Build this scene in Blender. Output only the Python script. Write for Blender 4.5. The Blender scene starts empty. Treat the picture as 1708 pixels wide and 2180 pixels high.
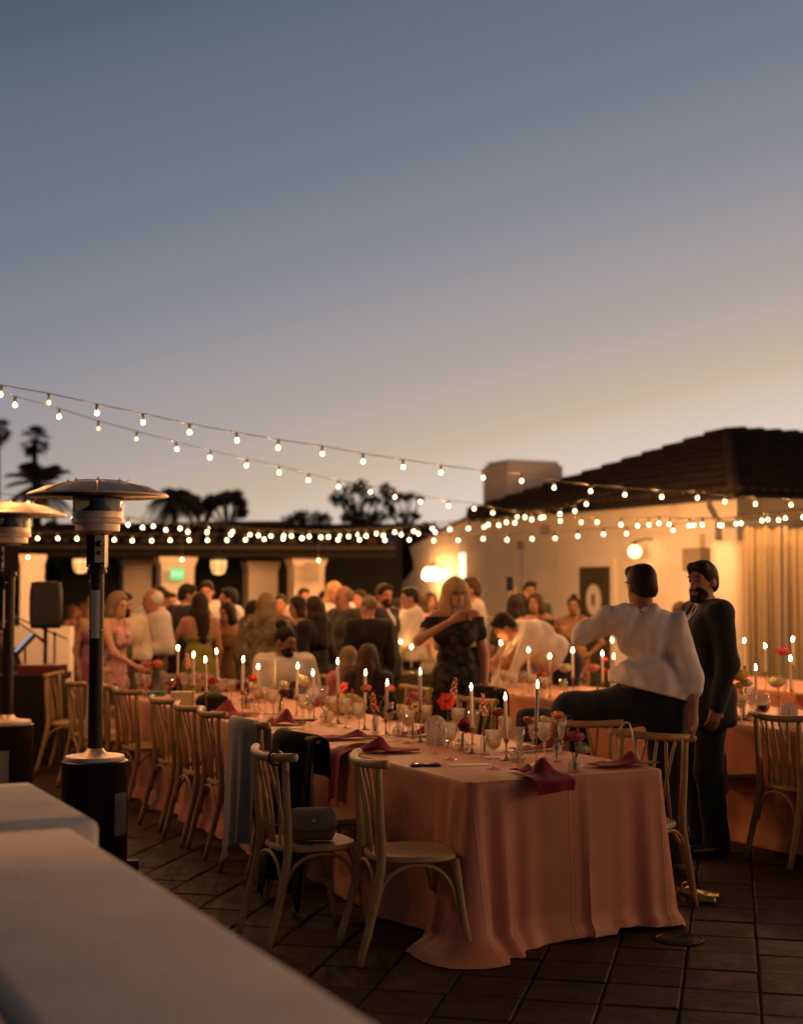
import bpy, bmesh, math, random
import numpy as np
from mathutils import Vector, Matrix
random.seed(7)
rng = np.random.default_rng(11)
sc = bpy.context.scene
C = sc.collection

# ------------------------------------------------------------------ camera, sky, sun, exposure
FPX = 3028.0
CAMZ = 1.66
TANP = 162.0 / FPX
PITCH = math.atan(TANP)
cam = bpy.data.cameras.new('camera')
camo = bpy.data.objects.new('camera', cam)
C.objects.link(camo)
sc.camera = camo
cam.lens = 50
cam.sensor_width = 36
cam.clip_start = 0.05
cam.clip_end = 2000
camo.location = (0, 0, CAMZ)
camo.rotation_euler = (math.pi / 2 + PITCH, 0, 0)
cam.dof.use_dof = True
cam.dof.focus_distance = 7.1
cam.dof.aperture_fstop = 1.5
cam.dof.aperture_blades = 0

SUN_EL, SUN_ROT = math.radians(-1.6), math.radians(50)
world = bpy.data.worlds.new('World')
sc.world = world
world.use_nodes = True
wn, wl = world.node_tree.nodes, world.node_tree.links
bg = wn['Background']
sky = wn.new('ShaderNodeTexSky')
sky.sky_type = 'NISHITA'
sky.sun_disc = False
sky.sun_elevation = SUN_EL
sky.sun_rotation = SUN_ROT
sky.dust_density = 1.0
sky.ozone_density = 1.5
bg.inputs[1].default_value = 1.0
def wnode(t, **k):
    n = wn.new(t)
    for a, b in k.items(): setattr(n, a, b)
    return n
def wmath(op, a, b=None):
    n = wnode('ShaderNodeMath', operation=op)
    for i, v in enumerate((a, b)):
        if v is None: continue
        if isinstance(v, (int, float)): n.inputs[i].default_value = v
        else: wl.new(v, n.inputs[i])
    return n.outputs[0]
# dusk: the physical sky plus the warm afterglow band of the photograph's evening
tc = wnode('ShaderNodeTexCoord')
sep = wnode('ShaderNodeSeparateXYZ')
wl.new(tc.outputs['Generated'], sep.inputs[0])
sunx, suny = math.sin(SUN_ROT), math.cos(SUN_ROT)
toward = wmath('ADD', wmath('MULTIPLY', sep.outputs[0], sunx), wmath('MULTIPLY', sep.outputs[1], suny))
el = wmath('MAXIMUM', sep.outputs[2], 0.0)
elw = wmath('SUBTRACT', el, wmath('MULTIPLY', wmath('SUBTRACT', toward, 0.643), 0.35))
ramp = wnode('ShaderNodeValToRGB')
wl.new(wmath('ADD', wmath('MULTIPLY', elw, 1.5), 0.1), ramp.inputs[0])
cr = ramp.color_ramp
cr.interpolation = 'CARDINAL'
def srgb(r, g, b):
    return tuple(((c / 255 + .055) / 1.055) ** 2.4 if c > 10 else c / 255 / 12.92 for c in (r, g, b)) + (1,)
stops = [(0.0, srgb(240, 213, 188)), (.18, srgb(226, 206, 191)), (.24, srgb(206, 185, 163)), (.305, srgb(183, 169, 161)), (.43, srgb(149, 147, 153)), (.55, srgb(122, 127, 140)), (.70, srgb(101, 112, 127)),
         (.76, srgb(88, 102, 116)), (.90, srgb(64, 75, 88)), (1.0, srgb(42, 48, 56))]
while len(cr.elements) < len(stops): cr.elements.new(.5)
for e, (p, c) in zip(cr.elements, stops):
    e.position, e.color = p, c
mixw = wnode('ShaderNodeMix', data_type='RGBA')
mixw.inputs[0].default_value = 0.95
skym = wnode('ShaderNodeMix', data_type='RGBA', blend_type='MULTIPLY')
skym.inputs[0].default_value = 1.0
skym.inputs[7].default_value = (.42, .40, .43, 1)
wl.new(sky.outputs[0], skym.inputs[6])
wl.new(skym.outputs[2], mixw.inputs[6])
wl.new(ramp.outputs[0], mixw.inputs[7])
wl.new(mixw.outputs[2], bg.inputs[0])

sd = bpy.data.lights.new('afterglow_sun', 'SUN')
sd.energy = 0.06
sd.angle = math.radians(14)
sd.color = (1, .74, .5)
so = bpy.data.objects.new('afterglow_sun', sd)
C.objects.link(so)
so.rotation_euler = Vector((-sunx, -suny, -math.tan(math.radians(5)))).to_track_quat('-Z', 'Y').to_euler()

vs = sc.view_settings
vs.view_transform = 'Standard'
vs.look = 'None'
vs.exposure = 0
vs.gamma = 1
sc.render.engine = 'CYCLES'
cy = sc.cycles
cy.use_denoising = True
cy.max_bounces = 7
cy.diffuse_bounces = 3
cy.glossy_bounces = 3
cy.transmission_bounces = 6
cy.transparent_max_bounces = 12
cy.caustics_reflective = False
cy.caustics_refractive = False
cy.sample_clamp_indirect = 4
cy.blur_glossy = 0.6
try: cy.use_light_tree = True
except Exception: pass

# ------------------------------------------------------------------ measuring helpers (photo position -> place)
def ray(vx, vy):
    u, v = (vx - 854) / FPX, (1090 - vy) / FPX
    c, s = math.cos(PITCH), math.sin(PITCH)
    return Vector((u, c - v * s, s + v * c))
def atd(vx, vy, d):
    r = ray(vx, vy)
    return Vector((0, 0, CAMZ)) + r * (d / r.y)
def atz(vx, vy, z):
    r = ray(vx, vy)
    return Vector((0, 0, CAMZ)) + r * ((z - CAMZ) / r.z)
TS = -0.495
T = Vector((TS, 1, 0)).normalized()          # the long direction of terrace and tables
N = Vector((T.y, -T.x, 0))                    # across, to the right
TANG = math.atan2(T.y, T.x)
def onplane(vx, vy, p0, nrm):
    r = ray(vx, vy)
    o = Vector((0, 0, CAMZ))
    return o + r * ((p0 - o).dot(nrm) / r.dot(nrm))

# ------------------------------------------------------------------ materials
MATS = {}
def mat(key, col, rough=.6, metal=0, var=.12, nscale=8, bump=.0, bscale=60, spec=.5, sheen=0, trans=0, ior=1.45, emit=None, estr=0, alpha=1, coat=0, sss=0):
    if key in MATS: return MATS[key]
    m = bpy.data.materials.new(key)
    m.use_nodes = True
    n, l = m.node_tree.nodes, m.node_tree.links
    b = n['Principled BSDF']
    b.inputs['Roughness'].default_value = rough
    b.inputs['Metallic'].default_value = metal
    b.inputs['Specular IOR Level'].default_value = spec
    b.inputs['IOR'].default_value = ior
    if sheen: b.inputs['Sheen Weight'].default_value = sheen
    if coat: b.inputs['Coat Weight'].default_value = coat
    if trans: b.inputs['Transmission Weight'].default_value = trans
    if sss:
        b.inputs['Subsurface Weight'].default_value = sss
        b.inputs['Subsurface Radius'].default_value = (.01, .005, .003)
    if emit:
        b.inputs['Emission Color'].default_value = (*emit, 1)
        b.inputs['Emission Strength'].default_value = estr
    b.inputs['Base Color'].default_value = (*col, 1)
    if var or bump:
        co = n.new('ShaderNodeTexCoord')
        nz = n.new('ShaderNodeTexNoise')
        nz.inputs['Scale'].default_value = nscale
        nz.inputs['Detail'].default_value = 5
        l.new(co.outputs['Object'], nz.inputs['Vector'])
        if var:
            mr = n.new('ShaderNodeMapRange')
            mr.inputs[1].default_value, mr.inputs[2].default_value = .3, .7
            mr.inputs[3].default_value, mr.inputs[4].default_value = 1 - var, 1 + var
            l.new(nz.outputs[0], mr.inputs[0])
            mx = n.new('ShaderNodeVectorMath')
            mx.operation = 'SCALE'
            mx.inputs[0].default_value = col
            l.new(mr.outputs[0], mx.inputs['Scale'])
            l.new(mx.outputs[0], b.inputs['Base Color'])
        if bump:
            nb = n.new('ShaderNodeTexNoise')
            nb.inputs['Scale'].default_value = bscale
            nb.inputs['Detail'].default_value = 6
            l.new(co.outputs['Object'], nb.inputs['Vector'])
            bp = n.new('ShaderNodeBump')
            bp.inputs['Strength'].default_value = bump
            bp.inputs['Distance'].default_value = .02
            l.new(nb.outputs[0], bp.inputs['Height'])
            l.new(bp.outputs[0], b.inputs['Normal'])
    MATS[key] = m
    return m
def fabric(col, key=None, **k):
    a = dict(rough=.85, var=.10, nscale=14, bump=.12, bscale=180, spec=.2, sheen=.15)
    a.update(k)
    return mat(key or 'fabric_%02x%02x%02x' % tuple(int(255 * c) for c in col), col, **a)
def crumple(m, scale=(7, 7, 3), strength=.5, dist=.02):
    """adds broad cloth creases to a fabric"""
    if 'crumpled' in m: return m
    m['crumpled'] = 1
    n, l = m.node_tree.nodes, m.node_tree.links
    co = n.new('ShaderNodeTexCoord'); mp = n.new('ShaderNodeMapping'); mp.inputs['Scale'].default_value = scale
    nz = n.new('ShaderNodeTexNoise'); nz.noise_type = 'RIDGED_MULTIFRACTAL'
    nz.inputs['Scale'].default_value = 1; nz.inputs['Detail'].default_value = 3; nz.inputs['Distortion'].default_value = .6
    l.new(co.outputs['Object'], mp.inputs[0]); l.new(mp.outputs[0], nz.inputs['Vector'])
    b2 = n.new('ShaderNodeBump'); b2.inputs['Strength'].default_value = strength; b2.inputs['Distance'].default_value = dist
    l.new(nz.outputs[0], b2.inputs['Height'])
    pb = n['Principled BSDF'].inputs['Normal']
    if pb.is_linked: l.new(pb.links[0].from_socket, b2.inputs['Normal'])
    l.new(b2.outputs[0], pb)
    return m
def floral(key, base, cols, scale=9):
    """dress fabric printed with blossoms"""
    m = mat(key, base, rough=.8, var=0, spec=.2)
    n, l = m.node_tree.nodes, m.node_tree.links
    b = n['Principled BSDF']
    co = n.new('ShaderNodeTexCoord')
    prev = None
    for i, c in enumerate(cols):
        v = n.new('ShaderNodeTexVoronoi')
        v.inputs['Scale'].default_value = scale * (1 + .5 * i)
        mp = n.new('ShaderNodeMapping')
        mp.inputs['Location'].default_value = (i * 1.7, i * .6, i * 2.3)
        nz = n.new('ShaderNodeTexNoise'); nz.inputs['Scale'].default_value = scale * 3
        ad = n.new('ShaderNodeVectorMath'); ad.operation = 'MULTIPLY_ADD'
        ad.inputs[1].default_value = (.06,) * 3
        l.new(co.outputs['Object'], mp.inputs[0])
        l.new(nz.outputs['Color'], ad.inputs[0])
        l.new(mp.outputs[0], ad.inputs[2])
        l.new(ad.outputs[0], v.inputs['Vector'])
        r = n.new('ShaderNodeMapRange')
        r.inputs[1].default_value, r.inputs[2].default_value = .42, .30
        l.new(v.outputs['Distance'], r.inputs[0])
        mx = n.new('ShaderNodeMix'); mx.data_type = 'RGBA'
        l.new(r.outputs[0], mx.inputs[0])
        if prev is None: mx.inputs[6].default_value = (*base, 1)
        else: l.new(prev, mx.inputs[6])
        mx.inputs[7].default_value = (*c, 1)
        prev = mx.outputs[2]
    l.new(prev, b.inputs['Base Color'])
    return m
def glow(key, col, strength):
    return mat(key, (0, 0, 0), var=0, emit=col, estr=strength, spec=0)
def glassmat(key, col=(1, 1, 1), rough=.0, ior=1.45):
    if key in MATS: return MATS[key]
    m = bpy.data.materials.new(key); m.use_nodes = True
    n, l = m.node_tree.nodes, m.node_tree.links
    n.remove(n['Principled BSDF'])
    g = n.new('ShaderNodeBsdfGlass'); g.inputs['Color'].default_value = (*col, 1)
    g.inputs['Roughness'].default_value = rough; g.inputs['IOR'].default_value = ior
    l.new(g.outputs[0], n['Material Output'].inputs[0])
    MATS[key] = m
    return m
def thinglass(key, col=(.93, .95, .95), refl=.12, top=.5, gcol=(1, .93, .84), pale_mix=.0):
    """thin clear glass: mostly see-through with a sharp reflection"""
    if key in MATS: return MATS[key]
    m = bpy.data.materials.new(key); m.use_nodes = True
    n, l = m.node_tree.nodes, m.node_tree.links
    n.remove(n['Principled BSDF'])
    t = n.new('ShaderNodeBsdfTransparent'); t.inputs[0].default_value = (*col, 1)
    g = n.new('ShaderNodeBsdfGlossy'); g.inputs['Roughness'].default_value = .04; g.inputs[0].default_value = (*gcol, 1)
    lw = n.new('ShaderNodeLayerWeight'); lw.inputs[0].default_value = .45
    mr = n.new('ShaderNodeMapRange'); mr.inputs[3].default_value = refl * .3; mr.inputs[4].default_value = top
    l.new(lw.outputs['Facing'], mr.inputs[0])
    tr = n.new('ShaderNodeBsdfTranslucent'); tr.inputs[0].default_value = (.95, .9, .82, 1)
    m0 = n.new('ShaderNodeMixShader'); m0.inputs[0].default_value = pale_mix  # pale translucent share stands in for light the cut glass would refract
    l.new(t.outputs[0], m0.inputs[1]); l.new(tr.outputs[0], m0.inputs[2])
    mx = n.new('ShaderNodeMixShader')
    l.new(mr.outputs[0], mx.inputs[0]); l.new(m0.outputs[0], mx.inputs[1]); l.new(g.outputs[0], mx.inputs[2])
    l.new(mx.outputs[0], n['Material Output'].inputs[0])
    MATS[key] = m
    return m

# ------------------------------------------------------------------ object helpers
def link(o, parent=None):
    C.objects.link(o)
    if parent is not None: o.parent = parent
    return o
def tag(o, label=None, cat=None, group=None, kind=None):
    if label: o['label'] = label
    if cat: o['category'] = cat
    if group: o['group'] = group
    if kind: o['kind'] = kind
    return o
def thing(name, label, cat, loc=(0, 0, 0), rz=0, group=None):
    o = bpy.data.objects.new(name, None)
    o.empty_display_size = .1
    link(o)
    o.location = loc
    o.rotation_euler = (0, 0, rz)
    return tag(o, label, cat, group)
def meshobj(name, me, parent=None, m=None):
    if m is not None and not me.materials: me.materials.append(m)
    return link(bpy.data.objects.new(name, me), parent)
def copy_tree(o, parent=None):
    c = o.copy()
    C.objects.link(c)
    c.parent = parent
    for ch in o.children: copy_tree(ch, c)
    return c
ORD = ['first', 'second', 'third', 'fourth', 'fifth', 'sixth', 'seventh', 'eighth', 'ninth', 'tenth', 'eleventh', 'twelfth', 'thirteenth', 'fourteenth', 'fifteenth', 'sixteenth', 'seventeenth', 'eighteenth', 'nineteenth', 'twentieth', 'twenty-first', 'twenty-second', 'twenty-third', 'twenty-fourth', 'twenty-fifth', 'twenty-sixth', 'twenty-seventh', 'twenty-eighth', 'twenty-ninth', 'thirtieth']

class MB:
    """collects simple shapes into one mesh"""
    def __init__(s): s.v, s.f = [], []
    def add(s, vs_, fs):
        o = len(s.v)
        s.v += [tuple(p) for p in vs_]
        s.f += [tuple(i + o for i in f) for f in fs]
        return s
    def box(s, c, h, rz=0, top=1.0):
        x, y, z = h
        cs, sn = math.cos(rz), math.sin(rz)
        vs_ = []
        for dz in (-1, 1):
            k = top if dz > 0 else 1
            for dx, dy in ((-1, -1), (1, -1), (1, 1), (-1, 1)):
                px, py = dx * x * k, dy * y * k
                vs_.append((c[0] + px * cs - py * sn, c[1] + px * sn + py * cs, c[2] + dz * z))
        return s.add(vs_, [(3, 2, 1, 0), (4, 5, 6, 7), (0, 1, 5, 4), (1, 2, 6, 5), (2, 3, 7, 6), (3, 0, 4, 7)])
    def tube(s, pts, rad, seg=8, cap=True, squash=1.0):
        pts = [Vector(p) for p in pts]
        n = len(pts)
        if not hasattr(rad, '__len__'): rad = [rad] * n
        vs_, fs = [], []
        t0 = (pts[1] - pts[0]).normalized()
        up = Vector((0, 0, 1)) if abs(t0.z) < .9 else Vector((1, 0, 0))
        u = t0.cross(up).normalized()
        for i, p in enumerate(pts):
            t = (pts[min(i + 1, n - 1)] - pts[max(i - 1, 0)])
            if t.length < 1e-9: t = t0.copy()
            t.normalize()
            u = (u - t * u.dot(t)).normalized()
            w = t.cross(u)
            for k in range(seg):
                a = 2 * math.pi * k / seg
                vs_.append(p + u * (math.cos(a) * rad[i]) + w * (math.sin(a) * rad[i] * squash))
        for i in range(n - 1):
            for k in range(seg):
                a, b = i * seg + k, i * seg + (k + 1) % seg
                fs.append((a, b, b + seg, a + seg))
        if cap:
            fs.append(tuple(range(seg - 1, -1, -1)))
            fs.append(tuple(range((n - 1) * seg, n * seg)))
        return s.add(vs_, fs)
    def lathe(s, prof, seg=16, c=(0, 0, 0), cap=True, rfun=None):
        vs_, fs = [], []
        for r, z in prof:
            for k in range(seg):
                a = 2 * math.pi * k / seg
                q = r if rfun is None else rfun(r, z, a)
                vs_.append((c[0] + q * math.cos(a), c[1] + q * math.sin(a), c[2] + z))
        for i in range(len(prof) - 1):
            for k in range(seg):
                a, b = i * seg + k, i * seg + (k + 1) % seg
                fs.append((a, b, b + seg, a + seg))
        if cap:
            if prof[0][0] > 1e-5: fs.append(tuple(range(seg - 1, -1, -1)))
            if prof[-1][0] > 1e-5: fs.append(tuple(range((len(prof) - 1) * seg, len(prof) * seg)))
        return s.add(vs_, fs)
    def ball(s, c, r, seg=10, rings=6, noise=0):
        r = r if hasattr(r, '__len__') else (r, r, r)
        vs_, fs = [(c[0], c[1], c[2] - r[2])], []
        for i in range(1, rings):
            ph = -math.pi / 2 + math.pi * i / rings
            for k in range(seg):
                a = 2 * math.pi * k / seg
                q = 1 + (random.uniform(-noise, noise) if noise else 0)
                vs_.append((c[0] + r[0] * q * math.cos(ph) * math.cos(a), c[1] + r[1] * q * math.cos(ph) * math.sin(a), c[2] + r[2] * q * math.sin(ph)))
        vs_.append((c[0], c[1], c[2] + r[2]))
        for k in range(seg):
            fs.append((0, 1 + (k + 1) % seg, 1 + k))
            for i in range(rings - 2):
                a, b = 1 + i * seg + k, 1 + i * seg + (k + 1) % seg
                fs.append((a, b, b + seg, a + seg))
            fs.append((1 + (rings - 2) * seg + k, 1 + (rings - 2) * seg + (k + 1) % seg, len(vs_) - 1))
        return s.add(vs_, fs)
    def grid(s, fn, nu, nv, closed=False):
        vs_ = [fn(i / (nu - (0 if closed else 1)), j / (nv - 1)) for j in range(nv) for i in range(nu)]
        fs = []
        for j in range(nv - 1):
            for i in range(nu if closed else nu - 1):
                i2 = (i + 1) % nu
                fs.append((j * nu + i, j * nu + i2, (j + 1) * nu + i2, (j + 1) * nu + i))
        return s.add(vs_, fs)
    def slab(s, poly, off):
        """extrude a planar polygon by a vector"""
        n = len(poly)
        off = Vector(off)
        vs_ = [Vector(p) for p in poly] + [Vector(p) + off for p in poly]
        fs = [tuple(range(n - 1, -1, -1)), tuple(range(n, 2 * n))]
        fs += [(i, (i + 1) % n, (i + 1) % n + n, i + n) for i in range(n)]
        return s.add(vs_, fs)
    def mesh(s, name, smooth=True, fix=False):
        me = bpy.data.meshes.new(name)
        me.from_pydata(s.v, [], s.f)
        if fix:
            bm = bmesh.new(); bm.from_mesh(me)
            bmesh.ops.recalc_face_normals(bm, faces=bm.faces)
            bm.to_mesh(me); bm.free()
        if smooth:
            me.polygons.foreach_set('use_smooth', [True] * len(me.polygons))
        me.update()
        return me
    def build(s, name, m, parent=None, smooth=True, fix=False, sharp=None):
        me = s.mesh(name, smooth, fix)
        if sharp: 
            try: me.set_sharp_from_angle(angle=math.radians(sharp))
            except Exception: pass
        return meshobj(name, me, parent, m)

def spline(pts, n):
    """Catmull-Rom through points"""
    P = [Vector(p) for p in pts]
    P = [P[0] * 2 - P[1]] + P + [P[-1] * 2 - P[-2]]
    out = []
    segs = len(P) - 3
    for i in range(n):
        t = i / (n - 1) * segs
        k = min(int(t), segs - 1)
        t -= k
        a, b, c, d = P[k:k + 4]
        out.append(.5 * ((2 * b) + (c - a) * t + (2 * a - 5 * b + 4 * c - d) * t * t + (3 * b - a - 3 * c + d) * t ** 3))
    return out
# ------------------------------------------------------------------ ground, paving
stucco = mat('white_stucco', (.82, .74, .64), rough=.92, var=.07, nscale=2.2, bump=.35, bscale=45, spec=.15)
stucco_near = mat('white_stucco_parapet', (.88, .74, .59), rough=.9, var=.08, nscale=4, bump=.25, bscale=60, spec=.15)
darkwood = mat('dark_timber', (.014, .010, .006), rough=.7, var=.3, nscale=6, bump=.2)
black = mat('black_paint', (.012, .011, .010), rough=.45, var=.1)
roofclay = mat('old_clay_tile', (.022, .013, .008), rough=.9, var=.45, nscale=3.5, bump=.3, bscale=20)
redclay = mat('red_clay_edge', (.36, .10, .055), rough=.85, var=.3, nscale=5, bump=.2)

g = MB().add([(-900, -60, -.06), (900, -60, -.06), (900, 1500, -.06), (-900, 1500, -.06)], [(0, 1, 2, 3)]).build('ground', mat('dark_soil', (.045, .04, .03), rough=1, var=.3, nscale=.5))
tag(g, kind='structure')
base = MB().add([(-16, 1.2, -.004), (16, 1.2, -.004), (16, 34, -.004), (-16, 34, -.004)], [(0, 1, 2, 3)]).build('terrace_floor', mat('grey_mortar', (.020, .014, .007), rough=1, var=.3, nscale=12, bump=.4, spec=.05))
tag(base, kind='structure')
def tile_material():
    m = mat('terracotta_paver', (.135, .082, .05), rough=.62, var=0, bump=.25, bscale=25, spec=.2)
    n, l = m.node_tree.nodes, m.node_tree.links
    oi = n.new('ShaderNodeObjectInfo')
    r = n.new('ShaderNodeValToRGB')
    cols = [(.026, .0145, .006), (.044, .024, .010), (.038, .0185, .0075), (.052, .030, .013), (.034, .020, .0095)]
    while len(r.color_ramp.elements) < len(cols): r.color_ramp.elements.new(.5)
    for i, (e, c) in enumerate(zip(r.color_ramp.elements, cols)): e.position, e.color = i / 4, (*c, 1)
    geo = n.new('ShaderNodeNewGeometry')
    rnd = n.new('ShaderNodeMath'); rnd.operation = 'ADD'
    l.new(oi.outputs['Random'], rnd.inputs[0]); l.new(geo.outputs['Random Per Island'], rnd.inputs[1])
    fr = n.new('ShaderNodeMath'); fr.operation = 'FRACT'
    l.new(rnd.outputs[0], fr.inputs[0]); l.new(fr.outputs[0], r.inputs[0])
    co = n.new('ShaderNodeTexCoord')
    nz = n.new('ShaderNodeTexNoise'); nz.inputs['Scale'].default_value = 7; nz.inputs['Detail'].default_value = 7
    l.new(geo.outputs['Position'], nz.inputs['Vector'])
    mr = n.new('ShaderNodeMapRange'); mr.inputs[1].default_value, mr.inputs[2].default_value, mr.inputs[3].default_value, mr.inputs[4].default_value = .3, .72, .55, 1.3
    l.new(nz.outputs[0], mr.inputs[0])
    sc_ = n.new('ShaderNodeVectorMath'); sc_.operation = 'SCALE'
    l.new(r.outputs[0], sc_.inputs[0]); l.new(mr.outputs[0], sc_.inputs['Scale'])
    l.new(sc_.outputs[0], n['Principled BSDF'].inputs['Base Color'])
    rr = n.new('ShaderNodeMapRange'); rr.inputs[3].default_value, rr.inputs[4].default_value = .75, .45
    l.new(nz.outputs[0], rr.inputs[0]); l.new(rr.outputs[0], n['Principled BSDF'].inputs['Roughness'])
    return m
tmat = tile_material()
G1 = Vector((.233, 1, 0)).normalized()
G2 = Vector((G1.y, -G1.x, 0))
TSZ = .312
def tile_shape(mb, c, seed, jit=True):
    r = random.Random(seed)
    hw = TSZ / 2 - .0055
    z0 = r.uniform(-.002, .002) if jit else 0
    rr = r.uniform(-.012, .012)
    cs = [(-1, -1), (1, -1), (1, 1), (-1, 1)]
    tl = [r.uniform(-.0018, .0018) for _ in range(4)]
    def P(a, b, k, z): 
        x, y = a * hw * k, b * hw * k
        return c + G2 * (x - y * rr) + G1 * (y + x * rr) + Vector((0, 0, z))
    vs_ = [P(a, b, 1, -.013) for a, b in cs] + [P(a, b, 1, z0 - .004 + t) for (a, b), t in zip(cs, tl)] + [P(a, b, .965, z0 + t) for (a, b), t in zip(cs, tl)]
    fs = [(i, (i + 1) % 4, (i + 1) % 4 + 4, i + 4) for i in range(4)] + [(i + 4, (i + 1) % 4 + 4, (i + 1) % 4 + 8, i + 8) for i in range(4)] + [(8, 9, 10, 11)]
    mb.add(vs_, fs)
tile_mesh = []
for k in range(6):
    mb = MB(); tile_shape(mb, Vector((0, 0, 0)), k)
    me = mb.mesh('paver', smooth=False); me.materials.append(tmat); tile_mesh.append(me)
cells = []
origin = Vector((1.05, 6.2, 0))
for i in range(-70, 70):
    for j in range(-16, 80):
        c = origin + G2 * (i * TSZ) + G1 * (j * TSZ)
        if c.y < 1.6 or c.y > 31 or abs(c.x) > c.y * .33 + 2.0: continue
        vx = 854 + c.x / c.y * FPX
        vy = 1252 + CAMZ * FPX / c.y
        near = c.y < 10.5 and -30 < vx < 1740 and vy < 2230 and vy < 1815 + (vx - 212) * .6 + 40 and not (330 < vx < 1000 and c.y > 9.2)
        cells.append((near, c, i, j))
nears = sorted([q for q in cells if q[0]], key=lambda q: q[1].y)[:300]
ids = {(q[2], q[3]) for q in nears}
for near, c, i, j in nears:
    o = bpy.data.objects.new('paver', tile_mesh[(i * 7 + j * 13) % 6]); link(o, base); o.location = c
mb = MB()
for near, c, i, j in cells:
    if (i, j) not in ids: tile_shape(mb, c, i * 997 + j)
tag(mb.build('far_pavers', tmat, base, smooth=False), kind='stuff')

# round drain cover in the paving
dc = atz(1445, 2001, 0)
th = thing('floor_drain', 'round dark metal drain cover set into the terracotta paving', 'drain', (dc.x, dc.y, .001))
iron = mat('cast_iron', (.03, .035, .035), rough=.5, metal=.7, var=.3, nscale=20)
MB().lathe([(.118, 0), (.118, .006), (.108, .008), (.104, .004), (.0001, .004)], 32).build('drain_plate', iron, th, sharp=40)
for k in range(4):
    MB().lathe([(.022 + .02 * k, .004), (.022 + .02 * k, .0075), (.033 + .02 * k, .0075), (.033 + .02 * k, .004)], 28, cap=False).build('drain_ring', iron, th, sharp=40)

# ------------------------------------------------------------------ foreground parapet
WZ = .95
wa = atz(820, 2180, WZ)
def wallsweep(mb, p_right, t0, t1, width, zt, rad=.028, zb=-.05, seg=5):
    prof = [(0, zb)] + [(-rad + rad * math.cos(a), zt - rad + rad * math.sin(a)) for a in [i * math.pi / 2 / seg for i in range(seg + 1)]]
    prof += [(-width + rad - rad * math.sin(a), zt - rad + rad * math.cos(a)) for a in [i * math.pi / 2 / seg for i in range(seg + 1)]] + [(-width, zb)]
    n = len(prof); vs_ = []
    ts = [t0, t0 + rad * .3] + [t0 + (t1 - t0) * k / 8 for k in range(1, 8)] + [t1 - rad * .3, t1]
    for q, t in enumerate(ts):
        sh = rad * .7 if q in (0, len(ts) - 1) else 0
        for o_, z in prof:
            oo = o_ - sh if o_ > -width / 2 else o_ + sh
            zz = z - (sh if z > zt - rad * 1.2 else 0)
            p = p_right + T * t + N * oo
            vs_.append((p.x, p.y, zz))
    fs = [tuple(range(n - 1, -1, -1)), tuple(range(n * (len(ts) - 1), n * len(ts)))]
    for q in range(len(ts) - 1):
        for k in range(n - 1): fs.append((q * n + k, q * n + k + 1, (q + 1) * n + k + 1, (q + 1) * n + k))
    mb.add(vs_, fs)
wr = Vector((wa.x, wa.y, 0))
pc = atz(211, 1744, WZ + .012)
pf = atz(78, 1664, WZ + .012)
plen = (pf - pc).dot(T)
pt = (pc - wr).dot(T)
par = thing('parapet_wall', 'low white stucco parapet wall in the near left foreground', 'wall')
mb = MB(); wallsweep(mb, wr, -3.2, pt + .02, .52, WZ); mb.build('parapet', stucco_near, par, fix=True)
mb = MB(); wallsweep(mb, Vector((pc.x, pc.y, 0)), 0, plen, .82, WZ + .012, rad=.03); mb.build('pier', stucco_near, par, fix=True)
# blue glazed tiles under the outer edge of the parapet
btile = mat('blue_glazed_tile', (.015, .05, .085), rough=.35, var=.3, nscale=9, coat=.3)
for k in range(12):
    c = wr + T * (-1.2 + k * .26) - N * .531
    mb = MB(); mb.box((c.x, c.y, WZ - .105), (.128, .010, .062), TANG); mb.build('glazed_tile', btile, par, smooth=False)

# ------------------------------------------------------------------ building on the right
A0 = atd(1572, 1056, 19.35); A0.z = 0
EZ = 2.93
def W(vx, vy, off=0): return onplane(vx, vy, A0 - N * off, N)
bld = thing('terrace_building', 'white stucco building with hipped clay tile roof, chimney and lit wall behind the guests', 'building')
top = [W(1572, 1056), W(1060, 1093), W(1032, 1088), W(870, 1164), W(879, 1190), W(880, 1212), W(868, 1228), W(848, 1246), W(838, 1258), W(834, 1278)]
top[0].z = top[1].z = EZ
poly = [Vector((A0.x, A0.y, -.05))] + top + [Vector((top[-1].x, top[-1].y, -.05))]
MB().slab([p for p in poly], N * .35).build('courtyard_wall', stucco, bld, smooth=False, fix=True)
sw = A0 + N * .352
MB().slab([sw + Vector((0, 0, -.05)), sw + N * 9 + Vector((0, 0, -.05)), sw + N * 9 + Vector((0, 0, EZ)), sw + Vector((0, 0, EZ))], T * .3).build('side_wall', stucco, bld, smooth=False, fix=True)
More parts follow.
